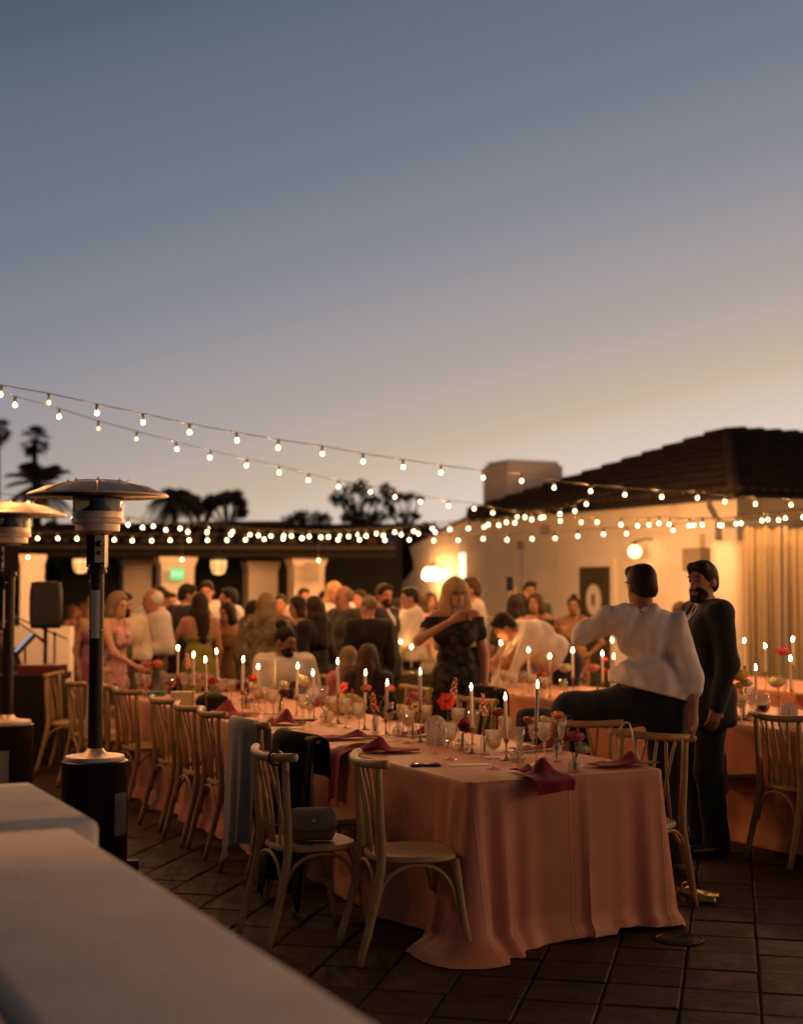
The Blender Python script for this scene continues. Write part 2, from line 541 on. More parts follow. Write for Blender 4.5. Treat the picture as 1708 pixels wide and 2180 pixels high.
# shallow projecting bay that holds the door
pb = [W(1198, 1400), W(1512, 1400), W(1500, 1152), W(1222, 1152), W(1198, 1172)]
pb[0].z = pb[1].z = 0
pb[2].z = pb[3].z; pb[1].x, pb[1].y = pb[2].x, pb[2].y
MB().slab([p + N * .01 for p in pb], -N * .11).build('door_bay', stucco, bld, smooth=False, fix=True)
door_m = mat('olive_door_paint', (.075, .062, .030), rough=.55, var=.12, nscale=4)
d0, d1 = W(1235, 1208, .1), W(1303, 1208, .1)
dz = d0.z; d1.z = dz
dw = (d1 - d0)
dr = MB().slab([Vector((d0.x, d0.y, .0)), Vector((d1.x, d1.y, .0)), d1, d0], -N * .03).build('door', door_m, bld, smooth=False, fix=True)
for q in range(2):
    for z0, z1 in ((.15, .85), (1.75, dz - .1)):
        a = d0 + dw * (.12 + q * .42); b = d0 + dw * (.46 + q * .42)
        MB().slab([Vector((a.x, a.y, z0)) - N * .03, Vector((b.x, b.y, z0)) - N * .03, Vector((b.x, b.y, z1)) - N * .03, Vector((a.x, a.y, z1)) - N * .03], -N * .012).build('door_panel', door_m, dr, smooth=False, fix=True)
fr = stucco
for a, b, z0, z1 in ((-.10, 0, 0, dz + .12), (1, 1.10, 0, dz + .12), (0, 1, dz + .004, dz + .12)):
    p, q = d0 + dw * a, d0 + dw * b
    MB().slab([Vector((p.x, p.y, z0)), Vector((q.x, q.y, z0)), Vector((q.x, q.y, z1)), Vector((p.x, p.y, z1))], -N * .05).build('door_frame', fr, bld, smooth=False, fix=True)
# oval white notice on the door with a dark figure
oc = W(1263, 1277, .136)
ax = dw.normalized()
def oval(c, rx, rz_, off, n=28): return [c - N * off + ax * (rx * math.cos(2 * math.pi * k / n)) + Vector((0, 0, rz_ * math.sin(2 * math.pi * k / n))) for k in range(n)]
wreath = mat('white_enamel', (.80, .76, .66), rough=.4, var=.03)
sg = thing('door_sign', 'white oval sign with a small dark figure on the olive door', 'sign')
MB().slab(oval(oc, .20, .24, 0), -N * .012).build('sign_plate', wreath, sg, smooth=False, fix=True)
MB().slab(oval(oc, .045, .10, .0125), -N * .004).build('sign_figure', door_m, sg, smooth=False, fix=True)
# lit slit window and string course
sw0 = W(978, 1180); 
slit = glow('slit_window_light', (1, .80, .48), 2.2)
a, b = W(977, 1178, .004), W(990, 1178, .004)
zb = W(983, 1232).z
wnd = MB().slab([Vector((a.x, a.y, zb)), Vector((b.x, b.y, zb)), Vector((b.x, b.y, a.z)), a], -N * .012).build('slit_window', slit, bld, smooth=False, fix=True)
# roof
OV = .38
eB = W(1060, 1093) - N * OV + T * OV; eA = A0 - N * OV - T * OV
eB.z = eA.z = EZ
mid = (W(1060, 1093) + A0) / 2
apex = atd(1546, 927, 23.4)
ridge_end = apex + N * 9
eR = eA + N * (9 + OV)
roofpart = MB()
th_ = Vector((0, 0, -.09))
roofpart.slab([eB, eA, apex], th_)
roofpart.slab([eA, eR, ridge_end, apex], th_)
eB2 = eB + N * (9 + OV)
roofpart.slab([eB2, eB, apex, ridge_end], th_)
roof = roofpart.build('roof', darkwood, bld, smooth=False, fix=True)
def courses(e0, e1, apexes, name, sp=.19, tl=.36):
    """barrel tiles laid in courses up a slope between eave e0-e1 and the polygon's upper points"""
    ev = (e1 - e0); L = ev.length; e = ev / L
    pts = [e0, e1] + apexes
    nrm = (e1 - e0).cross(apexes[0] - e1).normalized()
    if nrm.z < 0: nrm = -nrm
    up = nrm.cross(e).normalized()
    if up.z < 0: up = -up
    poly2 = [((p - e0).dot(e), (p - e0).dot(up)) for p in pts]
    k = sp / 2
    while k < L:
        # height of the slope above this eave position
        ys = []
        for (x1, y1), (x2, y2) in zip(poly2, poly2[1:] + poly2[:1]):
            if (x1 - k) * (x2 - k) <= 0 and abs(x1 - x2) > 1e-6: ys.append(y1 + (y2 - y1) * (k - x1) / (x2 - x1))
        h = max(ys) if ys else 0
        mb = MB(); y = -.05
        jit = random.uniform(-.012, .012)
        while y < h - .02:
            y2 = min(y + tl + .05, h + .05)
            vs_ = []
            for yy, lift, r in ((y, .035, .088), (y2, .012, .072)):
                for s_ in range(7):
                    a_ = math.pi * s_ / 6
                    vs_.append(e0 + e * (k + jit + r * math.cos(a_)) + up * yy + nrm * (lift + .85 * r * math.sin(a_)))
            fs = [(s_, s_ + 1, s_ + 8, s_ + 7) for s_ in range(6)] + [tuple(range(6, -1, -1))]
            mb.add(vs_, fs); y += tl
        if mb.v: mb.build('tile_course', roofclay, roof, fix=False)
        k += sp
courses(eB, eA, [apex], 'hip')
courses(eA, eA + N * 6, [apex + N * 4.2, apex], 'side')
def ridge(p, q):
    mb = MB(); d_ = q - p; n = max(2, int(d_.length / .36))
    for i in range(n):
        a_ = p + d_ * (i / n) + Vector((0, 0, .07)); b_ = p + d_ * ((i + 1.12) / n) + Vector((0, 0, .045))
        mb.tube([a_, b_], [.105, .085], 8)
    mb.build('ridge_tiles', roofclay, roof)
ridge(eB, apex); ridge(eA, apex); ridge(ridge_end, apex)
# clay edge along the sloping wall and its tiles
r0, r1 = W(1034, 1085, .06), W(868, 1166, .06)
mb = MB(); dd = r1 - r0; nn = 14
for i in range(nn):
    a_ = r0 + dd * (i / nn) + N * .14; b_ = r0 + dd * ((i + 1.1) / nn) + N * .14 + Vector((0, 0, .03))
    mb.tube([a_ + Vector((0, 0, .03)), b_], [.075, .09], 8)
    mb.tube([a_ + N * .16 + Vector((0, 0, .03)), b_ + N * .16], [.075, .09], 8)
mb.build('coping_tiles', redclay, bld)
# chimney
chc = atd(1112, 1060, 27.6)
ch = MB(); ch.box((chc.x, chc.y, 2.0), (.46, .62, 2.02), TANG)
ch.box((chc.x, chc.y, 4.05), (.44, .60, .06), TANG, top=.9)
ch.build('chimney', stucco, bld, smooth=False)
# wing behind the sloping wall (roof seen dark over it)
w0 = W(1060, 1093) + N * .4; w1 = W(868, 1166) + N * .4
mb = MB()
mb.slab([w0 + Vector((0, 0, .02)), w1 + Vector((0, 0, .05)), w1 + N * 5 + Vector((0, 0, .65)), w0 + N * 5 + Vector((0, 0, .65))], (0, 0, -.1))
mb.build('wing_roof', roofclay, bld, smooth=False, fix=True)
# dark porch with beams at the right edge, bracket and drainpipe
por = thing('porch_frame', 'dark timber porch frame with bracket carrying the curtains at right', 'porch')
PD = 16.2
def pbox(v0, v1, d, dep, name, m=darkwood):
    a, b = atd(v0[0], v0[1], d), atd(v1[0], v1[1], d)
    mb = MB(); mb.box(((a.x + b.x) / 2, d + dep / 2, (a.z + b.z) / 2), (abs(b.x - a.x) / 2, dep / 2, abs(b.z - a.z) / 2)); return mb.build(name, m, por, smooth=False)
pbox((1574, 1062), (1790, 1112), PD, .16, 'lintel_beam')
pbox((1522, 1108), (1800, 1122), PD - .05, .06, 'curtain_rail', black)
pbox((1522, 1118), (1536, 1150), PD, .10, 'post_end', black)
pbox((1569, 1122), (1580, 1150), PD, .10, 'post_end', black)
mb = MB(); mb.tube(spline([atd(1508, 1058, PD + .1), atd(1509, 1075, PD + .1), atd(1518, 1092, PD + .1), atd(1527, 1112, PD + .1)], 10), .034, 8); mb.build('drainpipe', black, por)
# post wall behind suited guest
a, b = atd(1524, 1152, PD + .2), atd(1578, 1152, PD + .2)
MB().box(((a.x + b.x) / 2, PD + .35, a.z / 2), ((b.x - a.x) / 2, .14, a.z / 2)).build('porch_pier', stucco, por, smooth=False)
# curtains
cur_m = fabric((.28, .225, .14), 'cream_curtain', bump=.05, var=.06)
def curtain(v0, v1, d, seed, label):
    r = random.Random(seed)
    a, b = atd(v0, 1120, d), atd(v1, 1120, d)
    n = 90
    ph = [r.uniform(0, 6) for _ in range(4)]
    def fn(u, v):
        x = a.x + (b.x - a.x) * u
        y = d + (.017 + .010 * v) * math.sin(u * 38 + ph[0] + .5 * math.sin(u * 7 + ph[1])) + .03 * math.sin(u * 15 + ph[2] + v * .6)
        return (x, y, a.z - (a.z - .02) * v)
    o = MB().grid(fn, n, 10).build('curtain', cur_m)
    sol = o.modifiers.new('thick', 'SOLIDIFY'); sol.thickness = .004
    tag(o, label, 'curtain', 'cream porch curtains')
curtain(1578, 1660, PD - .02, 3, 'long cream curtain hanging beside the suited guest, left of two')
curtain(1664, 1800, PD - .02, 5, 'long cream curtain hanging at the right edge, right of two')
# wall fixtures: globe lamp, double sconce, grey box
brass = mat('aged_brass', (.55, .36, .12), rough=.28, metal=1, var=.15, nscale=20)
def lampball(name, label, p, r, strength, col=(1, .46, .15), stem=None):
    t = thing(name, label, 'lamp', p)
    MB().ball((0, 0, 0), r, 16, 10).build('globe', glow(name + '_glow%d' % int(strength), col, strength), t)
    MB().lathe([(.03, r * .9), (.05, r * 1.05), (.035, r * 1.3), (.012, r * 1.35), (.012, r * 1.6)], 12).build('cap', black, t)
    if stem is not None: MB().tube([(0, 0, r * 1.5), (stem.x * .5, stem.y * .5, r * 2.0), (stem.x, stem.y, r * 1.9)], .014, 6).build('arm', black, t)
    return t
lp = W(1350, 1174, .42)
lampball('globe_lamp', 'round glowing globe lamp on the wall beside the olive door', lp, .095, 9, stem=N * .42)
lp = W(917, 1221, .30); t = thing('wall_sconce', 'bright twin-glass wall sconce left of the slit window', 'lamp', lp)
cone = glow('sconce_glow', (1, .44, .14), 60)
for k, s_ in enumerate((-.13, .13)):
    o = MB().lathe([(.03, .10), (.07, .06), (.10, -.02), (.095, -.08), (.05, -.11), (.0001, -.115)], 14).build('glass_shade', cone, t); o.location = T * s_
MB().tube([T * -.13 + Vector((0, 0, .11)), Vector((0, 0, .2)) + N * .05, T * .13 + Vector((0, 0, .11))], .014, 6).build('arm', black, t)
MB().tube([Vector((0, 0, .2)) + N * .05, Vector((0, 0, .12)) + N * .31], .018, 6).build('wall_bracket', black, t)
p = W(1478, 1192, .11)
u = thing('wall_box', 'pale grey box mounted on the wall above the suited guest', 'box', p)
MB().box((0, 0, 0), (.20, .07, .155), TANG).build('casing', mat('grey_plastic', (.33, .27, .20), rough=.6), u, smooth=False)
MB().box((0, 0, .155), (.205, .075, .012), TANG).build('lid', mat('grey_plastic', (.33, .27, .20)), u, smooth=False)
p = W(1446, 1318, .42)
lampball('wall_uplight', 'glowing wall lamp half hidden behind the suited guest', Vector((p.x, p.y, p.z)), .08, 26, stem=N * .4)

# ------------------------------------------------------------------ loggia with pillars at the back
pill_m = mat('pillar_stucco', (.80, .68, .56), rough=.92, var=.06, nscale=2.5, bump=.3, bscale=45, spec=.15)
def pillar(v0, v1, ytop, d, label, rz=.35):
    a, b = atd(v0, ytop, d), atd(v1, ytop, d)
    w = (b.x - a.x) / 2 / (math.cos(rz) + .55 * abs(math.sin(rz)))
    cx = (a.x + b.x) / 2
    t = thing('pillar', label, 'pillar', (cx, d + w, 0), rz, 'white pillars of the loggia')
    w *= .86
    MB().box((0, 0, (a.z - .16) / 2), (w, w * .8, (a.z - .16) / 2)).build('shaft', pill_m, t, smooth=False)
    prof = [(w, a.z - .16), (w * 1.04, a.z - .12), (w * 1.14, a.z - .06), (w * 1.16, a.z)]
    vs_, fs = [], []
    for q, z in prof:
        vs_ += [(-q, -q * .85, z), (q, -q * .85, z), (q, q * .85, z), (-q, q * .85, z)]
    for i in range(3): fs += [(i * 4 + k, i * 4 + (k + 1) % 4, i * 4 + 4 + (k + 1) % 4, i * 4 + 4 + k) for k in range(4)]
    fs.append((12, 13, 14, 15))
    MB().add(vs_, fs).build('capital', pill_m, t, smooth=False)
    return t
pillar(28, 93, 1180, 18.8, 'wide white pillar behind the left loudspeaker')
pillar(244, 322, 1190, 22.5, 'white pillar just left of the one with the green exit sign')
pillar(320, 413, 1185, 20.5, 'white pillar carrying the green exit sign')
pillar(509, 592, 1194, 22.0, 'white pillar in the middle, between lantern and sconce box pillar')
pillar(604, 692, 1186, 21.0, 'white pillar with a small grey wall box, rightmost of the row')
log = thing('loggia_roof', 'long low clay tile roof over the white pillars at the back', 'roof')
La, Lb = atd(-80, 1186, 20.3), atd(842, 1186, 21.0)
mb = MB(); mb.slab([Vector((La.x, 20.2, 2.11)), Vector((Lb.x, 20.9, 2.11)), Vector((Lb.x, 20.9, 2.30)), Vector((La.x, 20.2, 2.30))], (0, .25, 0)); mb.build('fascia_beam', mat('fascia_timber', (.007, .005, .003), rough=.9), log, smooth=False, fix=True)  # fascia in an even timber tone darker than the other beams
mb = MB(); mb.slab([Vector((La.x, 19.9, 2.27)), Vector((Lb.x, 20.6, 2.27)), Vector((Lb.x, 25.6, 2.68)), Vector((La.x, 24.9, 2.66))], (0, 0, -.06)); mb.build('roof_deck', darkwood, log, smooth=False, fix=True)
_roof = roof; roof = log
for (x0, x1, dz_) in ((La.x, -6.2, .10), (-6.2, -3.6, .04), (-3.6, -1.9, .10), (-1.9, Lb.x, .02)):
    MB().tube([(x0, 25.2, 2.68 + dz_ * .6), (x1, 25.4, 2.70 + dz_ * .6)], .10, 8).build('ridge_cap', darkwood, log)
courses(Vector((La.x, 19.9, 2.27)), Vector((Lb.x, 20.6, 2.27)), [Vector((Lb.x, 25.6, 2.68)), Vector((La.x, 24.9, 2.66))], 'loggia', sp=.23)
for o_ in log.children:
    if o_.name.startswith('tile_course'): o_.data.materials.clear(); o_.data.materials.append(mat('loggia_clay_tile', (.022, .014, .008), rough=.95, var=.4, nscale=3))  # plain dark clay with random tone, used on the loggia only
roof = _roof
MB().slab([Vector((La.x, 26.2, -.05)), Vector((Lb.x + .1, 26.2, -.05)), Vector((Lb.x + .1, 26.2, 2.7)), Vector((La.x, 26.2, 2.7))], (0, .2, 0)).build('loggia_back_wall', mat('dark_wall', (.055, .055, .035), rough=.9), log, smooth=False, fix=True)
# exit sign, grey box, lanterns
ex = atd(377, 1222, 20.35)
t = thing('exit_sign', 'green glowing exit sign on a white pillar', 'sign', (ex.x, ex.y, ex.z), .35)
MB().box((0, 0, 0), (.095, .02, .085)).build('sign_box', glow('exit_green', (.30, .85, .26), 1.0), t, smooth=False)
fc = bpy.data.curves.new('exit_text', 'FONT'); fc.body = 'EXIT'; fc.size = .085; fc.align_x = 'CENTER'; fc.align_y = 'CENTER'; fc.extrude = .001
tmp_ = bpy.data.objects.new('lettering_curve', fc); C.objects.link(tmp_)
bpy.context.view_layer.update()
tme = bpy.data.meshes.new_from_object(tmp_.evaluated_get(bpy.context.evaluated_depsgraph_get())); bpy.data.objects.remove(tmp_)
tme.materials.clear(); tme.materials.append(mat('exit_letter', (.35, .55, .38), var=0, emit=(.62, 1, .7), estr=1.2))
fo = link(bpy.data.objects.new('lettering', tme), t); fo.location = (0, -.0225, 0); fo.rotation_euler = (math.pi / 2, 0, 0)
p = atd(662, 1217, 20.75)
MB().box((p.x, p.y, p.z), (.10, .05, .13)).build('pillar_box', mat('grey_plastic', (.33, .27, .20)), None, smooth=False)
tag(bpy.data.objects['pillar_box'], 'small grey box on the rightmost white pillar', 'box')
def lantern(v, label):
    p = atd(v[0], v[1], 19.6)
    t = thing('hanging_lantern', label, 'lantern', p, 0, 'lanterns under the loggia roof'); t.scale = (.85, .85, .85)
    MB().lathe([(.125, .10), (.13, .0), (.10, -.10), (.05, -.13), (.0001, -.135)], 12).build('lit_glass', glow('lantern_glow', (1, .50, .16), 1.6), t)
    MB().ball((.03, -.05, .03), .05, 10, 8).build('lamp_bulb', glow('lantern_bulb', (1, .6, .25), 30), t)
    MB().lathe([(.15, .10), (.15, .13), (.06, .19), (.02, .21), (.02, 2.3 - p.z)], 12).build('lantern_cap', black, t)
    for k in range(6):
        a_ = k * math.pi / 3
        MB().tube([(.135 * math.cos(a_), .135 * math.sin(a_), .10), (.138 * math.cos(a_), .138 * math.sin(a_), 0), (.10 * math.cos(a_), .10 * math.sin(a_), -.11)], .007, 5).build('cage_bar', black, t)
    for z, r in ((0.0, .139), (-.06, .123)):
        MB().lathe([(r, z - .006), (r + .006, z), (r, z + .006)], 14, cap=False).build('cage_ring', black, t)
lantern((172, 1203), 'caged hanging lantern beside the near heater, left of two')
lantern((465, 1206), 'caged hanging lantern between two white pillars, right of two')
# low white wall at the back left
a, b = atd(-60, 1330, 18.5), atd(150, 1330, 18.5)
lw = MB(); lw.box(((a.x + b.x) / 2, 18.6, .56), ((b.x - a.x) / 2, .12, .60)); lw.build('low_wall', stucco, None, smooth=False)
tag(bpy.data.objects['low_wall'], 'low white stucco wall behind the band at left', 'wall')

# ------------------------------------------------------------------ trees and hedge beyond
leafm = mat('dusk_leaf', (.085, .078, .042), rough=.8, var=.35, nscale=1.5)
barkm = mat('bark', (.05, .04, .03), rough=.95, var=.3)
def palm(v, d, size, h_v, label, nf=26, droop=.6, trunk_r=.13, lean=0):
    c = atd(v[0], v[1], d)
    t = thing('palm_tree', label, 'palm', (c.x, c.y, 0), random.uniform(0, 3), 'palms on the skyline')
    MB().tube(spline([(0, 0, -.1), (.1 * lean, 0, c.z * .5), (0, 0, c.z)], 8), [trunk_r * (1.25 - .07 * i) for i in range(8)], 8).build('trunk', barkm, t)
    mb = MB()
    for i in range(nf):
        az = i * 2.4 + random.uniform(-.2, .2)
        el_ = random.uniform(-.5, 1.25)
        L = size * random.uniform(.85, 1.1)
        dirv = Vector((math.cos(az) * math.cos(el_), math.sin(az) * math.cos(el_), math.sin(el_)))
        pts = [Vector((0, 0, c.z)) + dirv * (L * s_) + Vector((0, 0, -droop * L * s_ * s_)) for s_ in (0, .2, .4, .6, .8, 1)]
        mb.tube(pts, [.03 * size, .026 * size, .02 * size, .015 * size, .01 * size, .004 * size], 4)
        side = dirv.cross(Vector((0, 0, 1))).normalized()
        for k in range(26):
            s_ = .18 + .82 * k / 26
            p = Vector((0, 0, c.z)) + dirv * (L * s_) + Vector((0, 0, -droop * L * s_ * s_))
            tl = (dirv + Vector((0, 0, -2 * droop * s_))).normalized()
            ll = size * .34 * (1 - abs(s_ - .5) * .9)
            for sg_ in (-1, 1):
                q = p + (side * sg_ * .8 + tl * .55 + Vector((0, 0, -.35))).normalized() * ll
                w = tl * .018 * size
                mb.add([p - w, p + w, q + w * .2, q - w * .2], [(0, 1, 2, 3)])
    mb.build('crown', leafm, t, smooth=False)
def fanpalm(v, d, size, label):
    c = atd(v[0], v[1], d)
    t = thing('palm_tree', label, 'palm', (c.x, c.y, 0), 0, 'palms on the skyline')
    MB().tube([(0.15, 0, -.1), (.05, 0, c.z * .5), (0, 0, c.z)], [.19, .14, .12], 8).build('trunk', barkm, t)
    mb = MB()
    for i in range(46):
        az = i * 2.399; el_ = random.uniform(-1.2, 1.3)
        dirv = Vector((math.cos(az) * math.cos(el_), math.sin(az) * math.cos(el_), math.sin(el_)))
        o = Vector((0, 0, c.z)); st = size * random.uniform(.42, .6)
        p = o + dirv * st
        mb.tube([o, p], .012 * size, 4)
        s1 = dirv.cross(Vector((0, 0, 1))).normalized(); s2 = s1.cross(dirv)
        for k in range(11):
            a_ = (k - 5) * .26
            dd_ = (dirv * math.cos(a_) + s1 * math.sin(a_)).normalized()
            q = p + dd_ * size * .42 + Vector((0, 0, -.12 * size))
            w = dd_.cross(s2).normalized() * .025 * size
            mb.add([p - w * .3, p + w * .3, p + dd_ * size * .25 + w, q, p + dd_ * size * .25 - w], [(0, 1, 2, 3, 4)])
    mb.build('crown', leafm, t, smooth=False)
fanpalm((74, 938), 55, .74, 'tall thin fan palm standing over the near heater')
fanpalm((-6, 918), 58, .74, 'fan palm cut off by the left picture edge')
palm((82, 1032), 42, 1.25, 0, 'low feathery palm under the tall fan palm', nf=30, droop=.45)
palm((372, 1058), 44, .98, 0, 'dense dark palm right of the near heater', nf=46, droop=.75)
def tree(v, d, rx, rz_, label, leaves, lsize, cl=9, sparse=1.0, seed=1):
    r = random.Random(seed)
    c = atd(v[0], v[1], d)
    t = thing('broadleaf_tree', label, 'tree', (c.x, c.y, 0), 0, 'trees on the skyline')
    mb = MB(); hz = c.z
    limbs = []
    mb.tube([(0, 0, -.1), (.05, 0, hz * .45), (0, 0, hz * .8)], [.22, .16, .11], 7)
    for i in range(cl):
        a_ = i * 2.4; k = r.uniform(.35, 1)
        e = Vector((math.cos(a_) * rx * k, math.sin(a_) * rx * k * .8, hz + rz_ * r.uniform(-.75, 1) * (1.1 - .5 * k)))
        limbs.append(e)
        m_ = Vector((e.x * .45, e.y * .45, hz * .72 + (e.z - hz * .72) * .55))
        mb.tube([(0, 0, hz * r.uniform(.5, .72)), m_, e], [.09, .05, .02], 5)
    mb.build('trunk', barkm, t)
    mb = MB()
    for i in range(leaves):
        e = r.choice(limbs); rad = rx * .36 * r.random() ** .4 * sparse
        a1, a2 = r.uniform(0, 6.28), math.acos(r.uniform(-1, 1))
        p = e + Vector((math.cos(a1) * math.sin(a2), math.sin(a1) * math.sin(a2), math.cos(a2) * .75)) * rad
        u = Vector((r.uniform(-1, 1), r.uniform(-1, 1), r.uniform(-1, 1))).normalized() * lsize
        w = u.cross(Vector((r.uniform(-1, 1), r.uniform(-1, 1), r.uniform(-1, 1)))).normalized() * lsize * .55
        mb.add([p - u, p + w, p + u, p - w], [(0, 1, 2, 3)])
    mb.build('crown', leafm, t, smooth=False)
tree((425, 1082), 46, .62, .42, 'low bushy tree beside the dense palm', 1300, .10, 9, seed=2)
tree((484, 1076), 47, .85, .42, 'flat spreading tree with open layered crown', 1500, .09, 10, .8, seed=3)
tree((770, 1072), 45, 1.0, .95, 'airy see-through tree left of the chimney', 900, .09, 16, .8, seed=4)
tree((862, 1085), 46, .55, .8, 'small slim tree between airy tree and chimney', 500, .08, 9, .8, seed=6)
tree((650, 1118), 44, .8, .4, 'small round treetop over the loggia roof', 700, .08, 8, seed=5)
# dark hedge band closing the view
mb = MB(); r = random.Random(9)
for i in range(16000):
    x = r.uniform(-16, 9); top_ = 2.75 + .22 * math.sin(x * .8) + .14 * math.sin(x * 2.3 + 1) + (.25 if x > -1 else 0)
    p = Vector((x, r.uniform(34, 36.5), top_ * r.random() ** .35)); s_ = .16
    u = Vector((r.uniform(-1, 1), r.uniform(-1, 1), r.uniform(-1, 1))).normalized() * s_
    w = u.cross(Vector((r.uniform(-1, 1), r.uniform(-1, 1), r.uniform(-1, 1)))).normalized() * s_ * .6
    mb.add([p - u, p + w, p + u, p - w], [(0, 1, 2, 3)])
mb.box((-3.5, 36.6, 1.3), (12.5, .3, 1.35))
hd = mb.build('hedge', leafm, None, smooth=False); tag(hd, 'dark clipped hedge beyond the loggia roof', 'hedge', kind='stuff')
hl = MB().grid(lambda u, v: (-400 + 800 * u, 300 + 60 * v, (2 + 7 * math.sin(v * math.pi / 2)) * (1 + .35 * math.sin(u * 9) + .2 * math.sin(u * 23 + 1))), 60, 6).build('hills', mat('dusk_hill', (.05, .05, .045), rough=1))
tag(hl, kind='structure')
# small fittings on the courtyard wall: conduit, junction box, vent
ft = thing('wall_conduit', 'thin grey conduit with junction box running along the lit wall', 'conduit')
cz = [W(1110, 1160, .02), W(1110, 1300, .02)]
gm = mat('grey_plastic', (.33, .27, .20))
MB().tube([cz[0], cz[1]], .012, 6).build('pipe', gm, ft)
MB().box(tuple(cz[0] - N * .02), (.07, .03, .07), TANG).build('junction_box', gm, ft, smooth=False)
vt = thing('wall_vent', 'small louvred vent high on the lit wall', 'vent')
vc = W(1160, 1128, .012)
for k in range(6): MB().box((vc.x, vc.y, vc.z - .08 + k * .03), (.14, .012, .009), TANG).build('louvre', gm, vt, smooth=False)
# ------------------------------------------------------------------ bodies: smooth distance fields turned into one surface
def smin(a, b, k):
    h = np.clip(.5 + .5 * (b - a) / k, 0, 1)
    return b + (a - b) * h - k * h * (1 - h)
def surface_nets(D, org, res):
    ins = D < 0
    nx, ny, nz = D.shape
    cs = [(i, j, k) for i in (0, 1) for j in (0, 1) for k in (0, 1)]
    sl = lambda c: (slice(c[0], nx - 1 + c[0]), slice(c[1], ny - 1 + c[1]), slice(c[2], nz - 1 + c[2]))
    cnt = sum(ins[sl(c)].astype(np.int8) for c in cs)
    mask = (cnt > 0) & (cnt < 8)
    I = np.argwhere(mask)
    if len(I) == 0: return np.zeros((0, 3)), np.zeros((0, 4), int)
    vals = {c: D[I[:, 0] + c[0], I[:, 1] + c[1], I[:, 2] + c[2]] for c in cs}
    acc = np.zeros((len(I), 3)); n = np.zeros(len(I))
    for a in cs:
        for ax in range(3):
            if a[ax]: continue
            b = list(a); b[ax] = 1; b = tuple(b)
            va, vb = vals[a], vals[b]
            m = (va < 0) != (vb < 0)
            t = np.where(m, va / np.where(m, va - vb, 1), 0)
            p = np.tile(np.array(a, float), (len(I), 1)); p[:, ax] += t
            acc[m] += p[m]; n[m] += 1
    V = (I + acc / n[:, None]) * res + org
    idx = -np.ones(mask.shape, int); idx[mask] = np.arange(len(I))
    F = []
    for ax in range(3):
        u, w = (ax + 1) % 3, (ax + 2) % 3
        sa = [slice(None)] * 3; sb = [slice(None)] * 3
        sa[ax] = slice(0, -1); sb[ax] = slice(1, None)
        ch = ins[tuple(sa)] != ins[tuple(sb)]
        E_ = np.argwhere(ch)
        E_ = E_[(E_[:, u] > 0) & (E_[:, w] > 0) & (E_[:, u] < D.shape[u] - 1) & (E_[:, w] < D.shape[w] - 1)]
        if not len(E_): continue
        q = []
        for du, dw_ in ((-1, -1), (0, -1), (0, 0), (-1, 0)):
            c = E_.copy(); c[:, u] += du; c[:, w] += dw_
            q.append(idx[c[:, 0], c[:, 1], c[:, 2]])
        q = np.stack(q, 1)
        flip = ~ins[E_[:, 0], E_[:, 1], E_[:, 2]]
        q[flip] = q[flip][:, ::-1]
        F.append(q[(q >= 0).all(1)])
    return V, np.concatenate(F)
